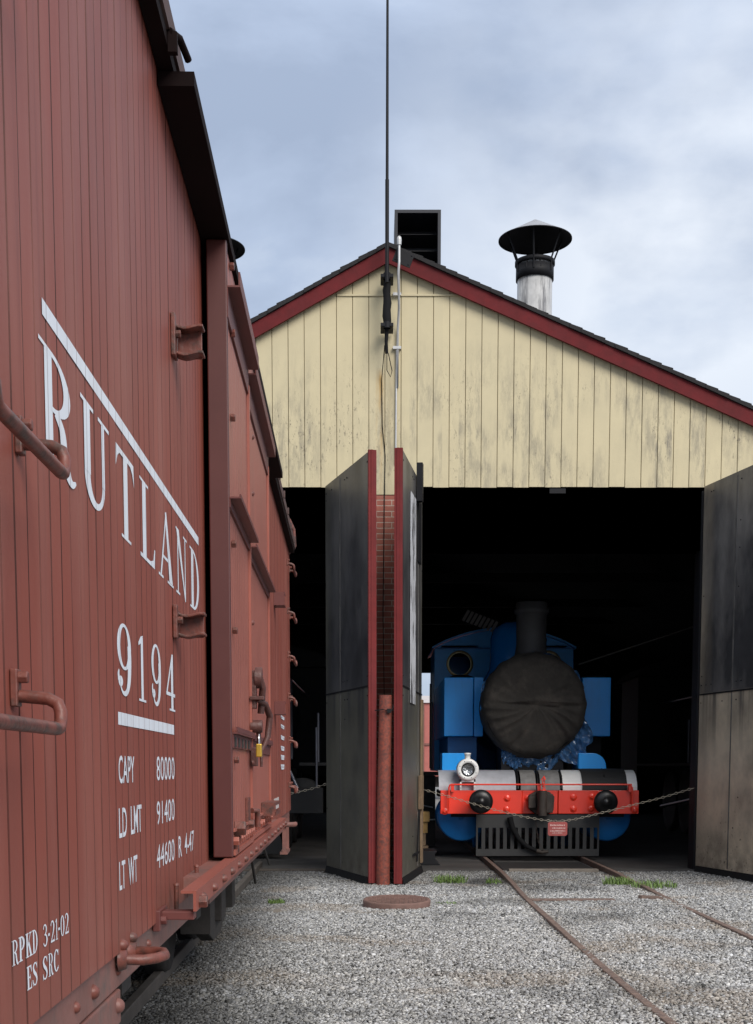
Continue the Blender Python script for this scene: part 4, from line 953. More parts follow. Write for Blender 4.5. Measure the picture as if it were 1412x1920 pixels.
a = ground(520, 1712); o = MB(); o.add([(a.x + x, a.y + y, z) for x, y, z in ((-.05,-.04,0),(.04,-.05,0),(.06,.04,0),(-.04,.05,0),(-.03,-.02,.045),(.025,-.03,.05),(.04,.03,.035),(-.02,.03,.03))], [(0,1,5,4),(1,2,6,5),(2,3,7,6),(3,0,4,7),(4,5,6,7)])
tag(o.build('stone', mat('grey_brown_stone', (.16, .14, .12), .8, bump=.3)), 'fist sized angular grey brown stone below the small lone weed', 'stone')

# ================================================================== BLUE ENGINE
CX = 2.515; BY = 20.3
LE = thing('steam_locomotive', (CX, BY, 0), 'blue tank engine with red buffer beam and covered smokebox front in the right stall', 'locomotive')
def P(x, y, Y): return at(x, y, Y)
bx0, bx1 = P(826, 1500, BY).x, P(1198, 1500, BY).x; bzt, bzb = P(1000, 1482, BY).z, P(1000, 1526, BY).z
o = MB(); c0, c1 = P(979, 1500, BY).x, P(1047, 1500, BY).x
o.box(bx0, c0, BY, BY + .12, bzb, bzt); o.box(c1, bx1, BY, BY + .12, bzb, bzt); o.box(c0 + .004, c1 - .004, BY + .03, BY + .14, bzb - .0, bzt - .003)
beam = o.build('buffer_beam', RED, LE, bev=.008)
o = MB()
for (x, y) in ((951, 1497), (950, 1518), (1075, 1495), (1075, 1517), (1110, 1494), (1108, 1517), (990, 1497), (834, 1521), (1190, 1519)):
    c = P(x, y, BY); yy = BY if not (979 < x < 1047) else BY + .03
    o.lathe([(0, -.006), (.052, -.006), (.056, 0)], (c.x, yy, c.z), 'y', 20); o.hexbolt((c.x, yy - .006, c.z), 'y', .026, -.022)
o.build('beam_bolts', RED, beam).data.transform(Matrix.Identity(4))
# deck: curved apron panels
def apron(xa, xb, m_, zt_=None, name='front_apron', lab=None, rise=.31):
    n = 9; prof = []
    for i in range(n):
        t = i/(n-1)*math.pi/2; prof.append((BY + .13 + .42*(1 - math.cos(t)), bzt + .002 + rise*math.sin(t)))
    pr = prof + [(BY + 1.0, prof[-1][1]), (BY + 1.0, prof[-1][1] - .02)] + [(y + .02, z - .015) for y, z in prof[::-1]]
    q = MB(); q.prism(pr[::-1], xa, xb, 'x'); o = q.build(name, m_, LE)
    if lab: o['label'] = lab
    return o
dx = lambda x: P(x, 1460, BY + .35).x
apron(dx(822), dx(965), GREYW); GREYD = mat('dull_shaded_deck_grey', (.20, .195, .19), .6, var=.3, vscale=8); apron(dx(974), dx(1002), GREYD); apron(dx(1010), dx(1047), GREYD); apron(dx(1052), dx(1086), WHITEM); apron(dx(1086.5), dx(1190), WHITEM)  # middle panels dull grey, darkened further to paint the shade on them
q = apron(dx(1088), dx(1171), BLACKCLOTH, rise=.33, name='deck_cover', lab='black cover over the right of the front apron'); q.location = (0, -.014, .004)
o = MB()
for x in (969, 1006, 1050, 1130): 
    c = dx(x); o.tube([(c, BY + .14, bzt + .02), (c, BY + .22, bzt + .22), (c, BY + .45, bzt + .33)], .014, 8)
build_each(o, 'apron_rod', BLACKP, LE)
o = MB(); o.box(dx(822) - .0, dx(1190), BY + .2, BY + 1.0, bzt - .1, bzt + .0); o.build('deck_frame', BLACKM, LE)
# red handrail
hz = P(1000, 1471, BY - .08).z; ha, hb_ = P(842, 1471, BY - .08).x, P(1187, 1471, BY - .08).x; yb = BY - .08
o = MB(); o.tube([(ha, yb, bzb + .05), (ha, yb, hz - .04), (ha + .012, yb, hz - .01), (ha + .04, yb, hz), (hb_ - .10, yb, hz), (hb_ - .04, yb, hz - .008), (hb_ - .01, yb, hz - .05), (hb_, yb, bzb + .05)], .0135, 10)
for x in (848, 1010, 1180): c = P(x, 1471, BY).x; o.box(c - .025, c + .025, BY - .085, BY + .02, bzt - .02, hz + .012)
o.build('handrail', RED, LE)
# buffers
for (x, y) in ((902, 1503), (1136, 1504)):
    c = P(x, y, BY - .35); o = MB(); o.lathe([(.12, BY), (.10, BY - .2), (.06, BY - .28), (.05, BY - .36)], (c.x, 0, c.z), 'y', 28)
    r_ = 22.5/FPX*(BY - .35); o.lathe([(.05, BY - .33), (r_, BY - .33), (r_, BY - .36), (r_*.92, BY - .385), (r_*.7, BY - .41), (r_*.35, BY - .425), (r_*.33, BY - .44), (.0, BY - .445)], (c.x, 0, c.z), 'y', 40)
    o.build('buffer', BLACKP, LE)
# coupler
c = P(1017, 1506, BY - .3); o = MB()
o.prism([(c.x - .17, c.z - .10), (c.x - .05, c.z - .19), (c.x + .12, c.z - .17), (c.x + .20, c.z - .11), (c.x + .21, c.z + .10), (c.x + .13, c.z + .17), (c.x - .06, c.z + .18), (c.x - .18, c.z + .12)], BY - .12, BY + .05, 'y')
o.box(c.x - .07, c.x + .05, BY - .34, BY - .12, c.z - .17, c.z + .19); o.box(c.x + .06, c.x + .17, BY - .26, BY - .12, c.z - .15, c.z + .14); o.lathe([(.065, c.z - .19), (.065, c.z + .19)], (c.x + .0, BY - .34, 0), 'z', 18)
o.box(c.x - .20, c.x - .08, BY - .2, BY - .12, c.z - .08, c.z + .10); o.build('coupler', COUPLER, LE, bev=.012)
c = P(1019, 1475, BY - .2); o = MB()
for i_ in range(5):
    zc = bzt + .0 + i_*.042; w1, w2 = (.016, 0) if i_ % 2 else (0, .016)
    o.tube([(c.x + .01*math.sin(i_*2) + w1*math.sin(t*math.pi/4), BY - .2 + w2*math.sin(t*math.pi/4), zc + .03*math.cos(t*math.pi/4)) for t in range(9)], .007, 6, caps=False)
o.tube([(c.x - .03, BY - .2, bzt + .16), (c.x + .01, BY - .2, bzt + .22), (c.x + .03, BY - .2, bzt + .17)], .011, 8)
o.lathe([(.0, bzt - .02), (.045, bzt - .02), (.045, bzt + .015), (0, bzt + .015)], (c.x, BY - .2, 0), 'z', 12); o.build('uncoupling_chain', RED, LE)
# headlight
c = P(877, 1443, BY + .02); o = MB(); r_ = 20.5/FPX*BY
o.lathe([(0, BY - .03), (.10, BY - .03), (.105, BY - .05), (r_*.95, BY - .05), (r_, BY - .02), (r_, BY + .2), (r_*.6, BY + .26), (0, BY + .26)], (c.x, 0, c.z), 'y', 40)
o.lathe([(.045, c.z + r_*.9), (.045, c.z + r_ + .06), (.052, c.z + r_ + .06), (.052, c.z + r_ + .085), (0, c.z + r_ + .09)], (c.x, BY + .08, 0), 'z', 20)
o.box(c.x - .12, c.x - .095, BY - .0, BY + .2, bzt + .003, c.z - r_*.75); o.box(c.x + .095, c.x + .12, BY, BY + .2, bzt + .003, c.z - r_*.75); o.box(c.x - .12, c.x + .12, BY, BY + .2, c.z - r_ - .02, c.z - r_*.86)
hl = o.build('headlight', WHITEM, LE)
def under(o, par):
    """keep a sub-part in the same space as its part"""
    return o
def bsub(mb, name, m, par, bev=0):
    o = mb.build(name, m, None, bev); o.data.transform(Matrix.Translation(-Vector((CX, BY, 0)))); o.parent = par; return o
o = MB(); o.lathe([(.085, BY - .052), (.103, BY - .056), (.106, BY - .05)], (c.x, 0, c.z), 'y', 32); bsub(o, 'bezel', BLACKM, hl)
o = MB(); o.lathe([(0, BY - .036), (.05, BY - .044), (.085, BY - .052)], (c.x, 0, c.z), 'y', 32); bsub(o, 'lens', GLASSY, hl)
o = MB()
for k in range(8): a_ = k*math.pi/4 + .4; o.dome((c.x + .135*math.cos(a_), BY - .05, c.z + .135*math.sin(a_)), 'y', .007, -.006, 6)
bsub(o, 'screws', BLACKM, hl)
for ob in list(beam.children): ob.data.transform(Matrix.Translation(-Vector((CX, BY, 0))))
# pilot
px0, px1 = P(893, 1560, BY).x, P(1124, 1560, BY).x; pz0 = P(1000, 1605, BY).z; pz1 = bzb - .01; ps = P(1000, 1552, BY).z; pb = P(1000, 1592, BY).z
o = MB(); yy = BY + .02; o.box(px0, px1, yy, yy + .03, ps, pz1); o.box(px0, px1, yy, yy + .03, pz0, pb)
n = 17; wd = (px1 - px0) / (n + .0)
for i in range(n + 1):
    xx = px0 + (px1 - px0) * i / n; hw = .028; o.box(max(px0, xx - hw), min(px1, xx + hw), yy, yy + .03, pb + .0005, ps - .0005)
o.build('pilot', mat('pilot_black', (.028, .028, .028), .55, var=.2), LE)
# cylinders and covers
for sg, x, xv in ((-1, 866, 852), (1, 1137, 1115)):
    c = P(x, 1532, BY + .35); r_ = 45/FPX*(BY + .35); o = MB()
    o.lathe([(0, BY + .30), (r_*.93, BY + .30), (r_, BY + .34), (r_, BY + 1.4)], (c.x, 0, c.z), 'y', 48); o.lathe([(0, BY + .285), (.04, BY + .285), (.045, BY + .3)], (c.x + .02*sg, 0, c.z + .0), 'y', 12)
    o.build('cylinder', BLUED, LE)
    z0, z1 = P(x, 1445, BY + .75).z, P(x, 1412, BY + .75).z; xa = P(829 if sg < 0 else 1085, 1420, BY + .75).x; xb_ = P(876 if sg < 0 else 1137, 1420, BY + .75).x
    pf = [(xa, z0 - .1), (xb_, z0 - .1), (xb_, z1), (xa, z1)] if sg < 0 else [(xa, z0 - .1), (xb_, z0 - .1)] + [(xb_ - .22 + .22*math.cos(t*math.pi/12), z1 - .22 + .22*math.sin(t*math.pi/12)) for t in range(0, 7)] + [(xa, z1)]
    o = MB(); o.prism(pf, BY + .75, BY + 1.5); o.build('valve_cover', BLUE, LE, bev=.01)
# smokebox, boiler
c = P(1004, 1322, BY + .65); SZ = c.z; SR = .80
o = MB(); o.lathe([(0, BY + .68), (SR, BY + .68), (SR, BY + 2.0), (.0, BY + 2.0)], (CX, 0, SZ), 'y', 56); o.box(CX - .5, CX + .5, BY + .9, BY + 1.8, .9, SZ - .6); o.build('smokebox', BLACKM, LE)
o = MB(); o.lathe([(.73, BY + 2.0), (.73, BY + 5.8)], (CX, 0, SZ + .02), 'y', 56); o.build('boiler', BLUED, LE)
c = P(995, 1130, BY + 1.25); zt = c.z; o = MB(); r_ = 27.5/FPX*(BY + 1.25)
o.lathe([(r_*1.25, SZ + SR - .08), (r_*1.06, SZ + SR + .08), (r_, SZ + SR + .2), (r_*1.02, zt - .2), (r_*1.08, zt - .19), (r_*1.17, zt - .16), (r_*1.17, zt - .11), (r_*1.05, zt - .08), (r_*1.05, zt - .01), (r_*.98, zt), (r_*.85, zt), (r_*.85, zt - .5)], (CX, BY + 1.25, 0), 'z', 44); o.build('smokestack', mat('stack_black', (.055, .055, .058), .6, var=.2), LE)
dz_ = P(960, 1165, BY + 3.2).z; o = MB(); o.lathe([(.62, SZ + .55), (.52, SZ + .75), (.50, SZ + .9), (.50, dz_ - .32), (.46, dz_ - .17), (.36, dz_ - .06), (.2, dz_ - .01), (0, dz_)], (CX, BY + 3.2, 0), 'z', 40); o.build('steam_dome', mat('dome_blue', (.012, .20, .60), .12, var=.05, coat=1.0, spec=.8), LE)
# tanks
ty = BY + 1.75; tz1, tz0 = P(1000, 1270, ty).z, P(1000, 1380.5, ty).z
for sg, (xa, xb_) in ((-1, (833, 888)), (1, (1092, 1145.5))):
    a_, b_ = P(xa, 1300, ty).x, P(xb_, 1300, ty).x; o = MB(); o.box(a_, b_, ty, ty + 3.4, tz0, tz1); tk = o.build('side_tank', BLUE, LE, bev=.012)
    o = MB(); f_ = (a_ + b_)/2 + (.06 if sg < 0 else 0); o.lathe([(.2, tz1), (.2, tz1 + .03), (.12, tz1 + .06), (0, tz1 + .065)], (f_, ty + .35, 0), 'z', 28); bsub(o, 'filler_lid', BLACKP, tk)
    o = MB()
    if sg < 0: 
        q0, q1 = P(889, 1300, ty).x, P(906, 1300, ty).x; o.box(q0 + .004, q1, ty + .005, ty + 3.4, tz0 + .0, tz1 - .003); bsub(o, 'inner_panel', BLUE, tk)
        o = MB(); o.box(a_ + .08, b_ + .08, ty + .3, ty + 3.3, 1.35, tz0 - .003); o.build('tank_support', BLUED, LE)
    else:
        o.box(a_ - .2, b_ - .1, ty + .3, ty + 3.3, 1.35, tz0 - .003); o.build('tank_support', BLACKM, LE)
# cab
cy = BY + 5.7; ca, cb_ = P(815, 1230, cy).x, P(1075, 1230, cy).x; ez = P(945, 1216, cy).z; tz = P(945, 1181, cy).z
arc = [(ca + (cb_ - ca)*i/16, ez + (tz - ez)*math.sin(math.pi*i/16)**.8) for i in range(17)]
wz = P(862, 1245, cy).z; wx = P(862, 1245, cy).x - (ca + cb_)/2
o = MB(); cxm = (ca + cb_)/2
# front sheet built round two round windows
def sheet_with_holes():
    q = MB(); holes = [(cxm + wx, wz), (cxm - wx, wz)]; r0 = .235; n = 24
    for hx_, hz_ in holes:
        S = .36; ring_ = [(hx_ + r0*math.cos(2*math.pi*k/n), hz_ + r0*math.sin(2*math.pi*k/n)) for k in range(n)]
        sq = []
        for k in range(n):
            a_ = 2*math.pi*k/n; m1 = max(abs(math.cos(a_)), abs(math.sin(a_))); sq.append((hx_ + S*math.cos(a_)/m1, hz_ + S*math.sin(a_)/m1))
        vs = [(x, cy, z) for x, z in ring_] + [(x, cy, z) for x, z in sq]; q.add(vs, [(k, n + k, n + (k+1)%n, (k+1)%n) for k in range(n)])
        vs = [(x, cy, z) for x, z in ring_] + [(x, cy + .05, z) for x, z in ring_]; q.add(vs, [(k, (k+1)%n, n + (k+1)%n, n + k) for k in range(n)])
    S = .36; h1, h2 = sorted([cxm + wx, cxm - wx])
    def fr(x0_, x1_, z0_, z1_): q.add([(x0_, cy, z0_), (x1_, cy, z0_), (x1_, cy, z1_), (x0_, cy, z1_)], [(0,1,2,3)])
    fr(ca, h1 - S, 1.4, ez); fr(h1 - S, h1 + S, 1.4, wz - S); fr(h1 + S, h2 - S, 1.4, ez); fr(h2 - S, h2 + S, 1.4, wz - S); fr(h2 + S, cb_, 1.4, ez)
    if wz + S < ez: fr(h1 - S, h1 + S, wz + S, ez); fr(h2 - S, h2 + S, wz + S, ez)
    vs = [(x, cy, z) for x, z in arc]; q.add(vs, [tuple(range(len(vs)))]); return q
cabm = sheet_with_holes(); cabm.box(ca, ca + .03, cy + .004, cy + 2.0, 1.4, ez); cabm.box(cb_ - .03, cb_, cy + .004, cy + 2.0, 1.4, ez); cabm.box(ca + .031, cb_ - .031, cy + 1.97, cy + 2, 1.4, ez)
CABB = mat('cab_blue', (.04, .34, .80), .45, var=.12, vscale=2, coat=.1)
cab = cabm.build('cab', CABB, LE)
for s_ in (1, -1):
    o = MB(); o.lathe([(.215, cy - .02), (.26, cy - .025), (.265, cy), (.215, cy)], (cxm + s_*wx, 0, wz), 'y', 40); o.lathe([(.215, cy - .02), (.215, cy + .05)], (cxm + s_*wx, 0, wz), 'y', 40); bsub(o, 'window_ring', BRASS, cab)
o = MB(); o.box(ca - .002, cb_ + .002, cy - .012, cy - .002, ez - .015, ez + .015); bsub(o, 'cab_beading', BLUED, cab)
o = MB()
A_ = [(x, z + .01) for x, z in arc]; B_ = [(x, z + .05) for x, z in arc]
pr = [(ca - .05, ez - .01)] + A_[1:-1] + [(cb_ + .05, ez - .01)]; o.prism([(x, z) for x, z in pr][::1] + [(x, z + .04) for x, z in pr[::-1]], cy - .06, cy + 2.3); o.build('cab_roof', CABB, LE)
# running boards, frames, wheels
o = MB(); e0 = P(791, 1437, BY + 3).x
o.box(ca - .0, ca + .45, BY + 1.0, cy + 2, 1.33, 1.38); o.box(cb_ - .45, cb_, BY + 1.0, cy + 2, 1.33, 1.38); o.box(CX - .55, CX + .55, BY + .6, cy + 2, .7, 1.1); o.box(CX - 1.35, CX + 1.35, BY + .14, BY + .2, .7, 1.1); o.build('frame', BLACKM, LE)
for k in range(3):
    for sg in (-1, 1):
        o = MB(); yy = BY + 2.6 + k*1.5; xx = CX + sg*.76
        o.lathe([(0, -.05), (.12, -.06), (.12, -.03), (.50, -.03), (.52, -.06), (.60, -.06), (.60, .06), (.0, .06)], (xx, yy, .67), 'x', 36); wl = o.build('driving_wheel', BLUED, LE)
o = MB(); o.tube([(CX - 1.15, BY + 1.5, .62), (CX - 1.15, BY + 4.2, .62)], .035, 8); o.tube([(CX + 1.15, BY + 1.5, .62), (CX + 1.15, BY + 4.2, .62)], .035, 8); build_each(o, 'side_rod', CHROME, LE)
o = MB(); o.tube([(P(806, 1300, ty + 1.6).x, ty + .9, 1.45), (P(806, 1300, ty + 1.6).x, ty + .9, 2.6)], .018, 8); o.tube([(ca - .08, cy - .1, 1.45), (ca - .08, cy - .1, 3.1)], .02, 8); build_each(o, 'grab_rail', BLACKP, LE)
# hose
pts = [P(x, y, BY - .06) for x, y in ((956, 1532), (961, 1552), (972, 1572), (988, 1587), (1006, 1595), (1014, 1597))]; o = MB(); o.tube(pts, [.045, .042, .038, .035, .033, .03], 12); ho = o.build('air_hose', RUBBER, LE)
pts = [P(x, y, BY - .07) for x, y in ((1006, 1595), (1016, 1598), (1028, 1597))]; o = MB(); o.tube(pts, [.036, .03, .022], 10); bsub(o, 'hose_fitting', COUPLER, ho)
def chain(pts, mat_, name, link=.035, r=.005, parent=None):
    P_ = [Vector(p) for p in pts]; o = MB(); seg = []
    for a_, b_ in zip(P_, P_[1:]):
        n = max(1, int(round((b_ - a_).length / .012)))
        for i in range(n): seg.append(a_.lerp(b_, i/n))
    seg.append(P_[-1]); acc = 0; last = seg[0]; k = 0; centers = [seg[0]]
    for s_ in seg[1:]:
        if (s_ - centers[-1]).length >= link*.78: centers.append(s_)
    for i, (a_, b_) in enumerate(zip(centers, centers[1:])):
        d = (b_ - a_).normalized(); up = Vector((0, 1, 0)) if i % 2 else d.cross(Vector((0, 1, 0))).normalized(); up = (up - d*up.dot(d)).normalized(); m_ = (a_ + b_)/2; h = link*.5; w_ = link*.28
        lp = [m_ + d*h*math.cos(t*math.pi/4) + up*w_*math.sin(t*math.pi/4) for t in range(9)]; o.tube(lp, r, 5, caps=False)
    return o
o = chain([P(x, y, BY - .1) for x, y in ((1004, 1532), (1006, 1555), (1010, 1580), (1020, 1596))], CHAINM, 'c', .035, .004); o.build('hanging_chain', COUPLER, LE)

# smokebox cover: gathered black canvas
def canvas():
    n, rgs = 220, 34; vs = []; fs = []; yb0 = BY + .62
    cx_ = CX + .0; 
    def wr(a_, t): # radial folds gathering to the middle line, sagging lower half
        f1 = (1 - 2*abs(math.sin(a_*9 + 2.2*math.sin(a_*2) + t*2.5)))*.7 + (1 - 2*abs(math.sin(a_*13 + t*6 + 1)))*.4
        return f1
    for j in range(rgs + 1):
        t = j / rgs
        for i in range(n):
            a_ = 2*math.pi*i/n; rr = .825*min(1, t*1.0)
            x, z = rr*math.cos(a_), rr*math.sin(a_)
            bulge = .10*(1 - t**3.0)
            fold = (.030 if math.sin(a_) < .1 else .012) * (.55 + .6*math.sin(a_*1.7 + 2*t)**2) * wr(a_, t) * t * (1 - max(0, t - .9)*5)
            crease = .020*math.sin(5*x + 9*z + 1.5*math.sin(4*x)) * t -.045*math.exp(-((z - .03 + .10*abs(x) + .05*math.sin(x*4 + 1))/.03)**2) * (1 if t < .97 else 0) * (.4 + .6*min(1, abs(x)/.3))
            crease += .04*math.exp(-((z - .085 + .12*abs(x))/.04)**2)
            lump = .018*math.sin(x*7 + 1)*math.sin(z*6)
            edge = -(max(0, t - .86)/.14)**2 * -.10
            vs.append((cx_ + x, yb0 - bulge - fold - crease*.8 - lump + edge, SZ + z + .0))
    for j in range(rgs):
        for i in range(n): fs.append((j*n+i, (j+1)*n+i, (j+1)*n+(i+1)%n, j*n+(i+1)%n))
    base = len(vs) - n
    for k in range(1, 4):
        for i in range(n):
            a_ = 2*math.pi*i/n; rr = .84 + .012*math.sin(a_*17 + k) + (.01 if k == 1 else 0); vs.append((cx_ + rr*math.cos(a_), yb0 + .10 + .14*k, SZ + rr*math.sin(a_)))
        for i in range(n): fs.append((base + (k-1)*n + i, base + k*n + i, base + k*n + (i+1)%n, base + (k-1)*n + (i+1)%n))
    o = MB(); o.add(vs, [q for q in fs], True); ob = o.build('smokebox_cover', CANVAS, org=(cx_, yb0, SZ)); return tag(ob, 'round black canvas cover gathered over the front of the blue engine', 'cover')
canvas()
# crumpled blue plastic peeking out round the cover
def plastic():
    o = MB(); 
    def sheet(a0, a1, r0, r1, y0, n=60, m=10, drop=0, amp=.05, ph=0):
        vs = []; fs = []
        for j in range(m + 1):
            for i in range(n + 1):
                t = i/n; a_ = R(a0 + (a1 - a0)*t); s_ = j/m; env = math.sin(math.pi*t)**.5 if 0 < t < 1 else 0
                rr = r0 + (r1 - r0)*s_*env*(1 + .22*math.sin(t*13 + ph) + .06*math.sin(t*31 + ph))
                nx = amp*(abs(math.sin(t*17 + s_*4 + ph))*.9 + math.sin(t*43 - s_*7)*.3 + math.sin(s_*6 + t*9)*.4) + random.uniform(-.004, .004)
                vs.append((CX + rr*math.cos(a_), y0 + nx + .05*s_, SZ + rr*math.sin(a_) - drop*s_*env))
        for j in range(m):
            for i in range(n): fs.append((j*(n+1)+i, j*(n+1)+i+1, (j+1)*(n+1)+i+1, (j+1)*(n+1)+i))
        o.add(vs, fs)
    sheet(232, 322, .80, .93, BY + .82, drop=.13, ph=1)
    sheet(296, 348, .80, 1.08, BY + .78, drop=.16, ph=3, amp=.06)
    sheet(232, 262, .80, .93, BY + .80, drop=.13, ph=5)
    sheet(130, 195, .80, .87, BY + .80, ph=2, amp=.04)
    sheet(60, 100, .80, .86, BY + .84, ph=4, amp=.04)
    sheet(15, 50, .82, .88, BY + .82, ph=6, amp=.03)
    ob = o.build('plastic_sheet', PLASTIC, org=(CX, BY + .8, SZ)); tag(ob, 'crumpled shiny blue plastic sheet sticking out under the black canvas cover', 'plastic sheet')
plastic()

# barrier chains and plaque
chy = FY - .08
pp = [(788, 1479), (830, 1490), (880, 1505), (930, 1519), (980, 1531), (1020, 1538), (1046, 1540), (1075, 1537), (1120, 1526), (1180, 1511), (1240, 1496), (1303, 1477)]
o = chain([P(x, y, chy) for x, y in pp], CHAINM, 'c', .05, .0042); ob = o.build('barrier_chain', CHAINM, org=P(1046, 1540, chy)); tag(ob, 'thin sagging chain across the right stall in front of the blue engine', 'chain')
pp = [(505, 1492), (550, 1487), (585, 1479), (618, 1468)]
o = chain([P(x, y, chy) for x, y in pp], CHAINM, 'c', .05, .0042); ob = o.build('barrier_chain', CHAINM, org=P(560, 1485, chy)); tag(ob, 'short visible length of chain across the dark left stall behind the boxcar', 'chain')
a_ = P(1027.5, 1541, chy - .02); b_ = P(1063.5, 1567, chy - .02); k_ = .02
sg_ = thing('hanging_plaque', ((a_.x + b_.x)/2, chy - .02, b_.z), 'small dark red plaque with clipped corners hanging from the chain across the right stall', 'sign')
o = MB(); pr = [(a_.x + k_, b_.z), (b_.x - k_, b_.z), (b_.x, b_.z + k_), (b_.x, a_.z - k_), (b_.x - k_, a_.z), (a_.x + k_, a_.z), (a_.x, a_.z - k_), (a_.x, b_.z + k_)]; o.prism(pr, chy - .03, chy - .02); o.build('plate', PLAQUE, sg_)
o = MB(); zc = [a_.z - .045, a_.z - .085, a_.z - .125, a_.z - .155]
for i, z in enumerate(zc):
    x = a_.x + .03 + (.03 if i in (1, 3) else 0); xe = b_.x - .03 - (.04 if i == 3 else 0)
    while x < xe:
        w_ = random.uniform(.008, .022); h_ = .011 if i < 3 else .006; o.box(x, min(xe, x + w_), chy - .034, chy - .0305, z - h_, z + h_*random.uniform(.2, 1)); x += w_ + random.uniform(.004, .01)
o.build('faded_lettering', PLAQUEL, sg_)
o = MB(); o.tube([((a_.x + b_.x)/2 - .10, chy - .02, a_.z - .01), ((a_.x + b_.x)/2 - .09, chy - .01, a_.z + .03)], .004, 6); o.tube([((a_.x + b_.x)/2 + .10, chy - .02, a_.z - .01), ((a_.x + b_.x)/2 + .09, chy - .01, a_.z + .03)], .004, 6); o.build('hanger', CHAINM, sg_)

# cribbing, rail offcut, bench clutter left of the engine
a_ = P(782, 1520, 21.0)
bx_ = P(780, 1540, 21).x; 
for i, (z0, z1, x0_, x1_, y0_, lab) in enumerate(((.60, .76, 0, .22, 0, 'yellow timber block, topmost of the pile beside the blue engine'), (.42, .595, .02, .19, .04, 'yellow timber block, second from the top of the pile beside the blue engine'), (.22, .415, .0, .16, .02, 'pale timber block near the bottom of the pile beside the blue engine'), (.04, .215, .0, .2, .0, 'dark lowest block of the timber pile beside the blue engine'))):
    o = MB(); o.box(bx_ - .1 + x0_, bx_ + x1_, 21 + y0_, 21.5 + y0_, z0, z1); tag(o.build('timber_block', YELWOOD if i < 2 else OLDWOOD, bev=.006), lab, 'timber block', 'timber blocks stacked beside the blue engine')
c0_ = P(787, 1628, 19.2); o = MB(); pz = c0_.z
x0_ = P(780, 1610, 19.2).x; x1_ = P(822, 1610, 19.2).x
o.prism([(x0_, .04), (x1_ + .03, .04), (x1_ - .0, .07), (x1_ - .045, .12), (x1_ - .05, .20), (x1_ - .02, .245), (x0_, .245)], 19.2, 19.9); tag(o.build('iron_casting', BLACKM, bev=.005), 'dark curved iron casting on the floor just inside the right stall', 'casting')
a_ = P(770, 1447, 24.0); b_ = P(822, 1447, 24.0)
wb = thing('workbench', ((a_.x + b_.x)/2, 24, 0), 'dark cluttered workbench in the gap left of the blue engine', 'workbench')
o = MB(); o.box(a_.x - .1, b_.x, 24, 25, a_.z - .07, a_.z); o.build('bench_top', WOODDARK, wb)
o = MB(); o.box(a_.x - .06, b_.x - .05, 24.06, 24.95, 0, a_.z - .075); o.build('cupboard', SOOT, wb)
o = MB(); o.tube([(a_.x + .1, 23.98, .5), (b_.x - .05, 23.98, .52)], .015, 6); o.tube([(a_.x + .1, 23.96, .8), (b_.x - .1, 23.96, .74)], .012, 6); o.build('hanging_rods', CONDUIT, wb)
# hanging slatted flue behind the dome and a slanting strut in the dark
a_ = P(874, 1148, 25.0); b_ = P(935, 1172, 25.0); sl_t = thing('slatted_hood', ((a_.x + b_.x)/2, 25, a_.z), 'dim slatted metal hood hanging in the dark behind the steam dome', 'smoke hood')
GL = mat('dim_grey_metal', (.16, .15, .14), .5, var=.2)
for i in range(8):
    t = i/8; x = a_.x + (b_.x - a_.x)*t; z = a_.z + (b_.z - a_.z)*t; o = MB(); M = Matrix.Translation((x, 25, z)) @ Matrix.Rotation(R(30), 4, 'Y'); o.box(0, .055, 0, .04, -.16, .06, M); o.build('slat', GL, sl_t)
a_ = P(1085, 1246, 24.); b_ = P(1310, 1172, 24.); o = MB(); o.tube([a_, b_], .014, 8); tag(o.build('tie_rod', GL, org=a_), 'faint slanting rod in the dark right of the blue engine', 'rod')

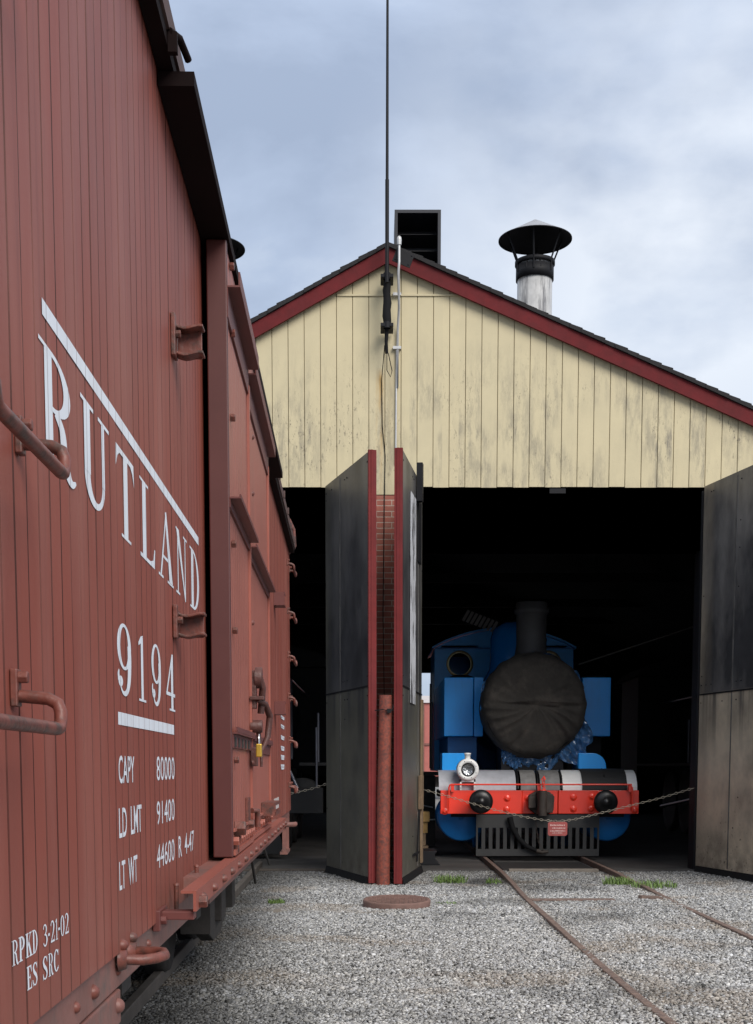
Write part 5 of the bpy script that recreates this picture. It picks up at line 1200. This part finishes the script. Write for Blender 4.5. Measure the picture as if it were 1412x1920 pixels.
# ================================================================== BLACK ENGINES IN THE GLOOM
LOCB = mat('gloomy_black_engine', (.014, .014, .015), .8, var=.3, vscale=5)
PIPE = mat('bright_pipe', (.16, .16, .18), .3, metal=.7)
def black_engine(x, y, label):
    e = thing('steam_locomotive', (x, y, 0), label, 'locomotive', world=True)
    def b(mb, name, m=LOCB, bev=0):
        o = mb.build(name, m, None, bev); o.parent = e; return o
    def beach(mb, name, m=LOCB):
        for o in build_each(mb, name, m): o.parent = e
    q = MB(); q.lathe([(0, 0), (.55, -.02), (.78, .05), (.78, 5.5)], (0, 0, 2.5), 'y', 40); q.lathe([(0, -.12), (.3, -.1), (.33, -.02)], (0, 0, 2.5), 'y', 24); b(q, 'boiler')
    q = MB(); q.lathe([(.28, 3.2), (.22, 3.5), (.24, 3.95), (.3, 4.0), (.3, 4.1), (.2, 4.1)], (0, .7, 0), 'z', 28); b(q, 'smokestack')
    q = MB(); q.lathe([(.4, 3.1), (.36, 3.6), (.25, 3.78), (0, 3.82)], (0, 2.6, 0), 'z', 28); b(q, 'steam_dome')
    q = MB(); q.box(-1.5, 1.5, -.9, -.72, .75, 1.15); q.box(-.6, .6, -.75, 5.5, .8, 1.3); b(q, 'buffer_beam')
    q = MB()
    for sg in (-1, 1): q.lathe([(0, -.2), (.3, -.2), (.3, .7), (0, .7)], (sg*1.12, 0, 1.0), 'y', 24); q.box(sg*1.3 - .22, sg*1.3 + .22, 0, 5.5, 1.5, 1.55)
    beach(q, 'cylinder')
    q = MB(); q.box(-1.45, 1.45, 5.5, 7.5, 1.3, 3.5); q.prism([(-1.6, 3.5), (1.6, 3.5), (1.2, 3.78), (.6, 3.92), (0, 3.96), (-.6, 3.92), (-1.2, 3.78)], 5.2, 7.9); b(q, 'cab')
    q = MB()
    for sg in (-1, 1):
        q.tube([(sg*1.0, -.7, 1.6), (sg*.95, 0, 2.9), (sg*.95, 5.4, 2.9)], .022, 8); q.tube([(sg*1.35, 1.0, 1.56), (sg*1.35, 1.0, 2.4)], .025, 8); q.tube([(sg*.9, -.2, 1.5), (sg*1.15, -.3, .95)], .03, 8); q.tube([(sg*1.4, -.75, 1.15), (sg*1.4, -.75, 2.1)], .02, 8)
    beach(q, 'handrail', PIPE)
    q = MB()
    for sg in (-1, 1):
        for k in range(3): q.lathe([(0, -.05), (.55, -.05), (.7, -.07), (.7, .06), (0, .06)], (sg*.76, 1.8 + k*1.55, .75), 'x', 28)
    beach(q, 'driving_wheel')
    q = MB()
    for sg in (-1, 1): q.tube([(sg*1.0, 0.4, .95), (sg*1.0, 4.9, .6)], .04, 8)
    beach(q, 'side_rod', PIPE)
    q = MB(); q.prism([(-.9, .12), (.9, .12), (.75, .75), (-.75, .75)], -1.1, -1.0); b(q, 'pilot')
    return e
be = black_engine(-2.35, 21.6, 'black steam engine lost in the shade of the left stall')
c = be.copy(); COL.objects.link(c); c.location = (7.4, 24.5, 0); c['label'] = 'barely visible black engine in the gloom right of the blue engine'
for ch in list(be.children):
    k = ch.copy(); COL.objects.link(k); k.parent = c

# ================================================================== BEYOND THE BACK DOORWAY
bt_ = P(794, 1312, 60).z
fc = thing('boxcar', (3, 61.3, 0), 'small red boxcar seen through the gap left of the blue engine, beyond the house', 'railway car')
o = MB(); o.box(-5, 11, 60, 62.6, 1.05, bt_ - .15); o.build('body', BGRED, fc)
o = MB(); o.prism([(60 - .1, bt_ - .14), (62.7, bt_ - .14), (61.3, bt_ + .25)], -5.1, 11.1, 'x'); o.build('roof', mat('pale_roof', (.45, .42, .42), .6), fc)
o = MB(); o.box(-5, 11, 59.95, 59.99, 2.45, 2.55); 
k = -4.5
while k < 11: o.box(k, k + .08, 59.93, 59.99, 1.05, bt_ - .2); k += 1.1
build_each(o, 'rib', SILLRED, fc)
o = MB(); o.box(-4, 10, 60.6, 62, .55, 1.04); 
for x in (-3, -1, 7, 9): o.lathe([(0, 0), (.42, 0), (.42, .1), (0, .1)], (x, 60.4, .45), 'y', 20)
o.build('running_gear', SOOT, fc)
o = MB(); o.box(.55, 1.6, 45, 45.3, .0, .9); o.box(.5, 1.75, 44.9, 45.4, .9, 1.0); tag(o.build('timber_stack', BGWOOD, bev=.01), 'weathered timber stack outside the far doorway left of the blue engine', 'timber')
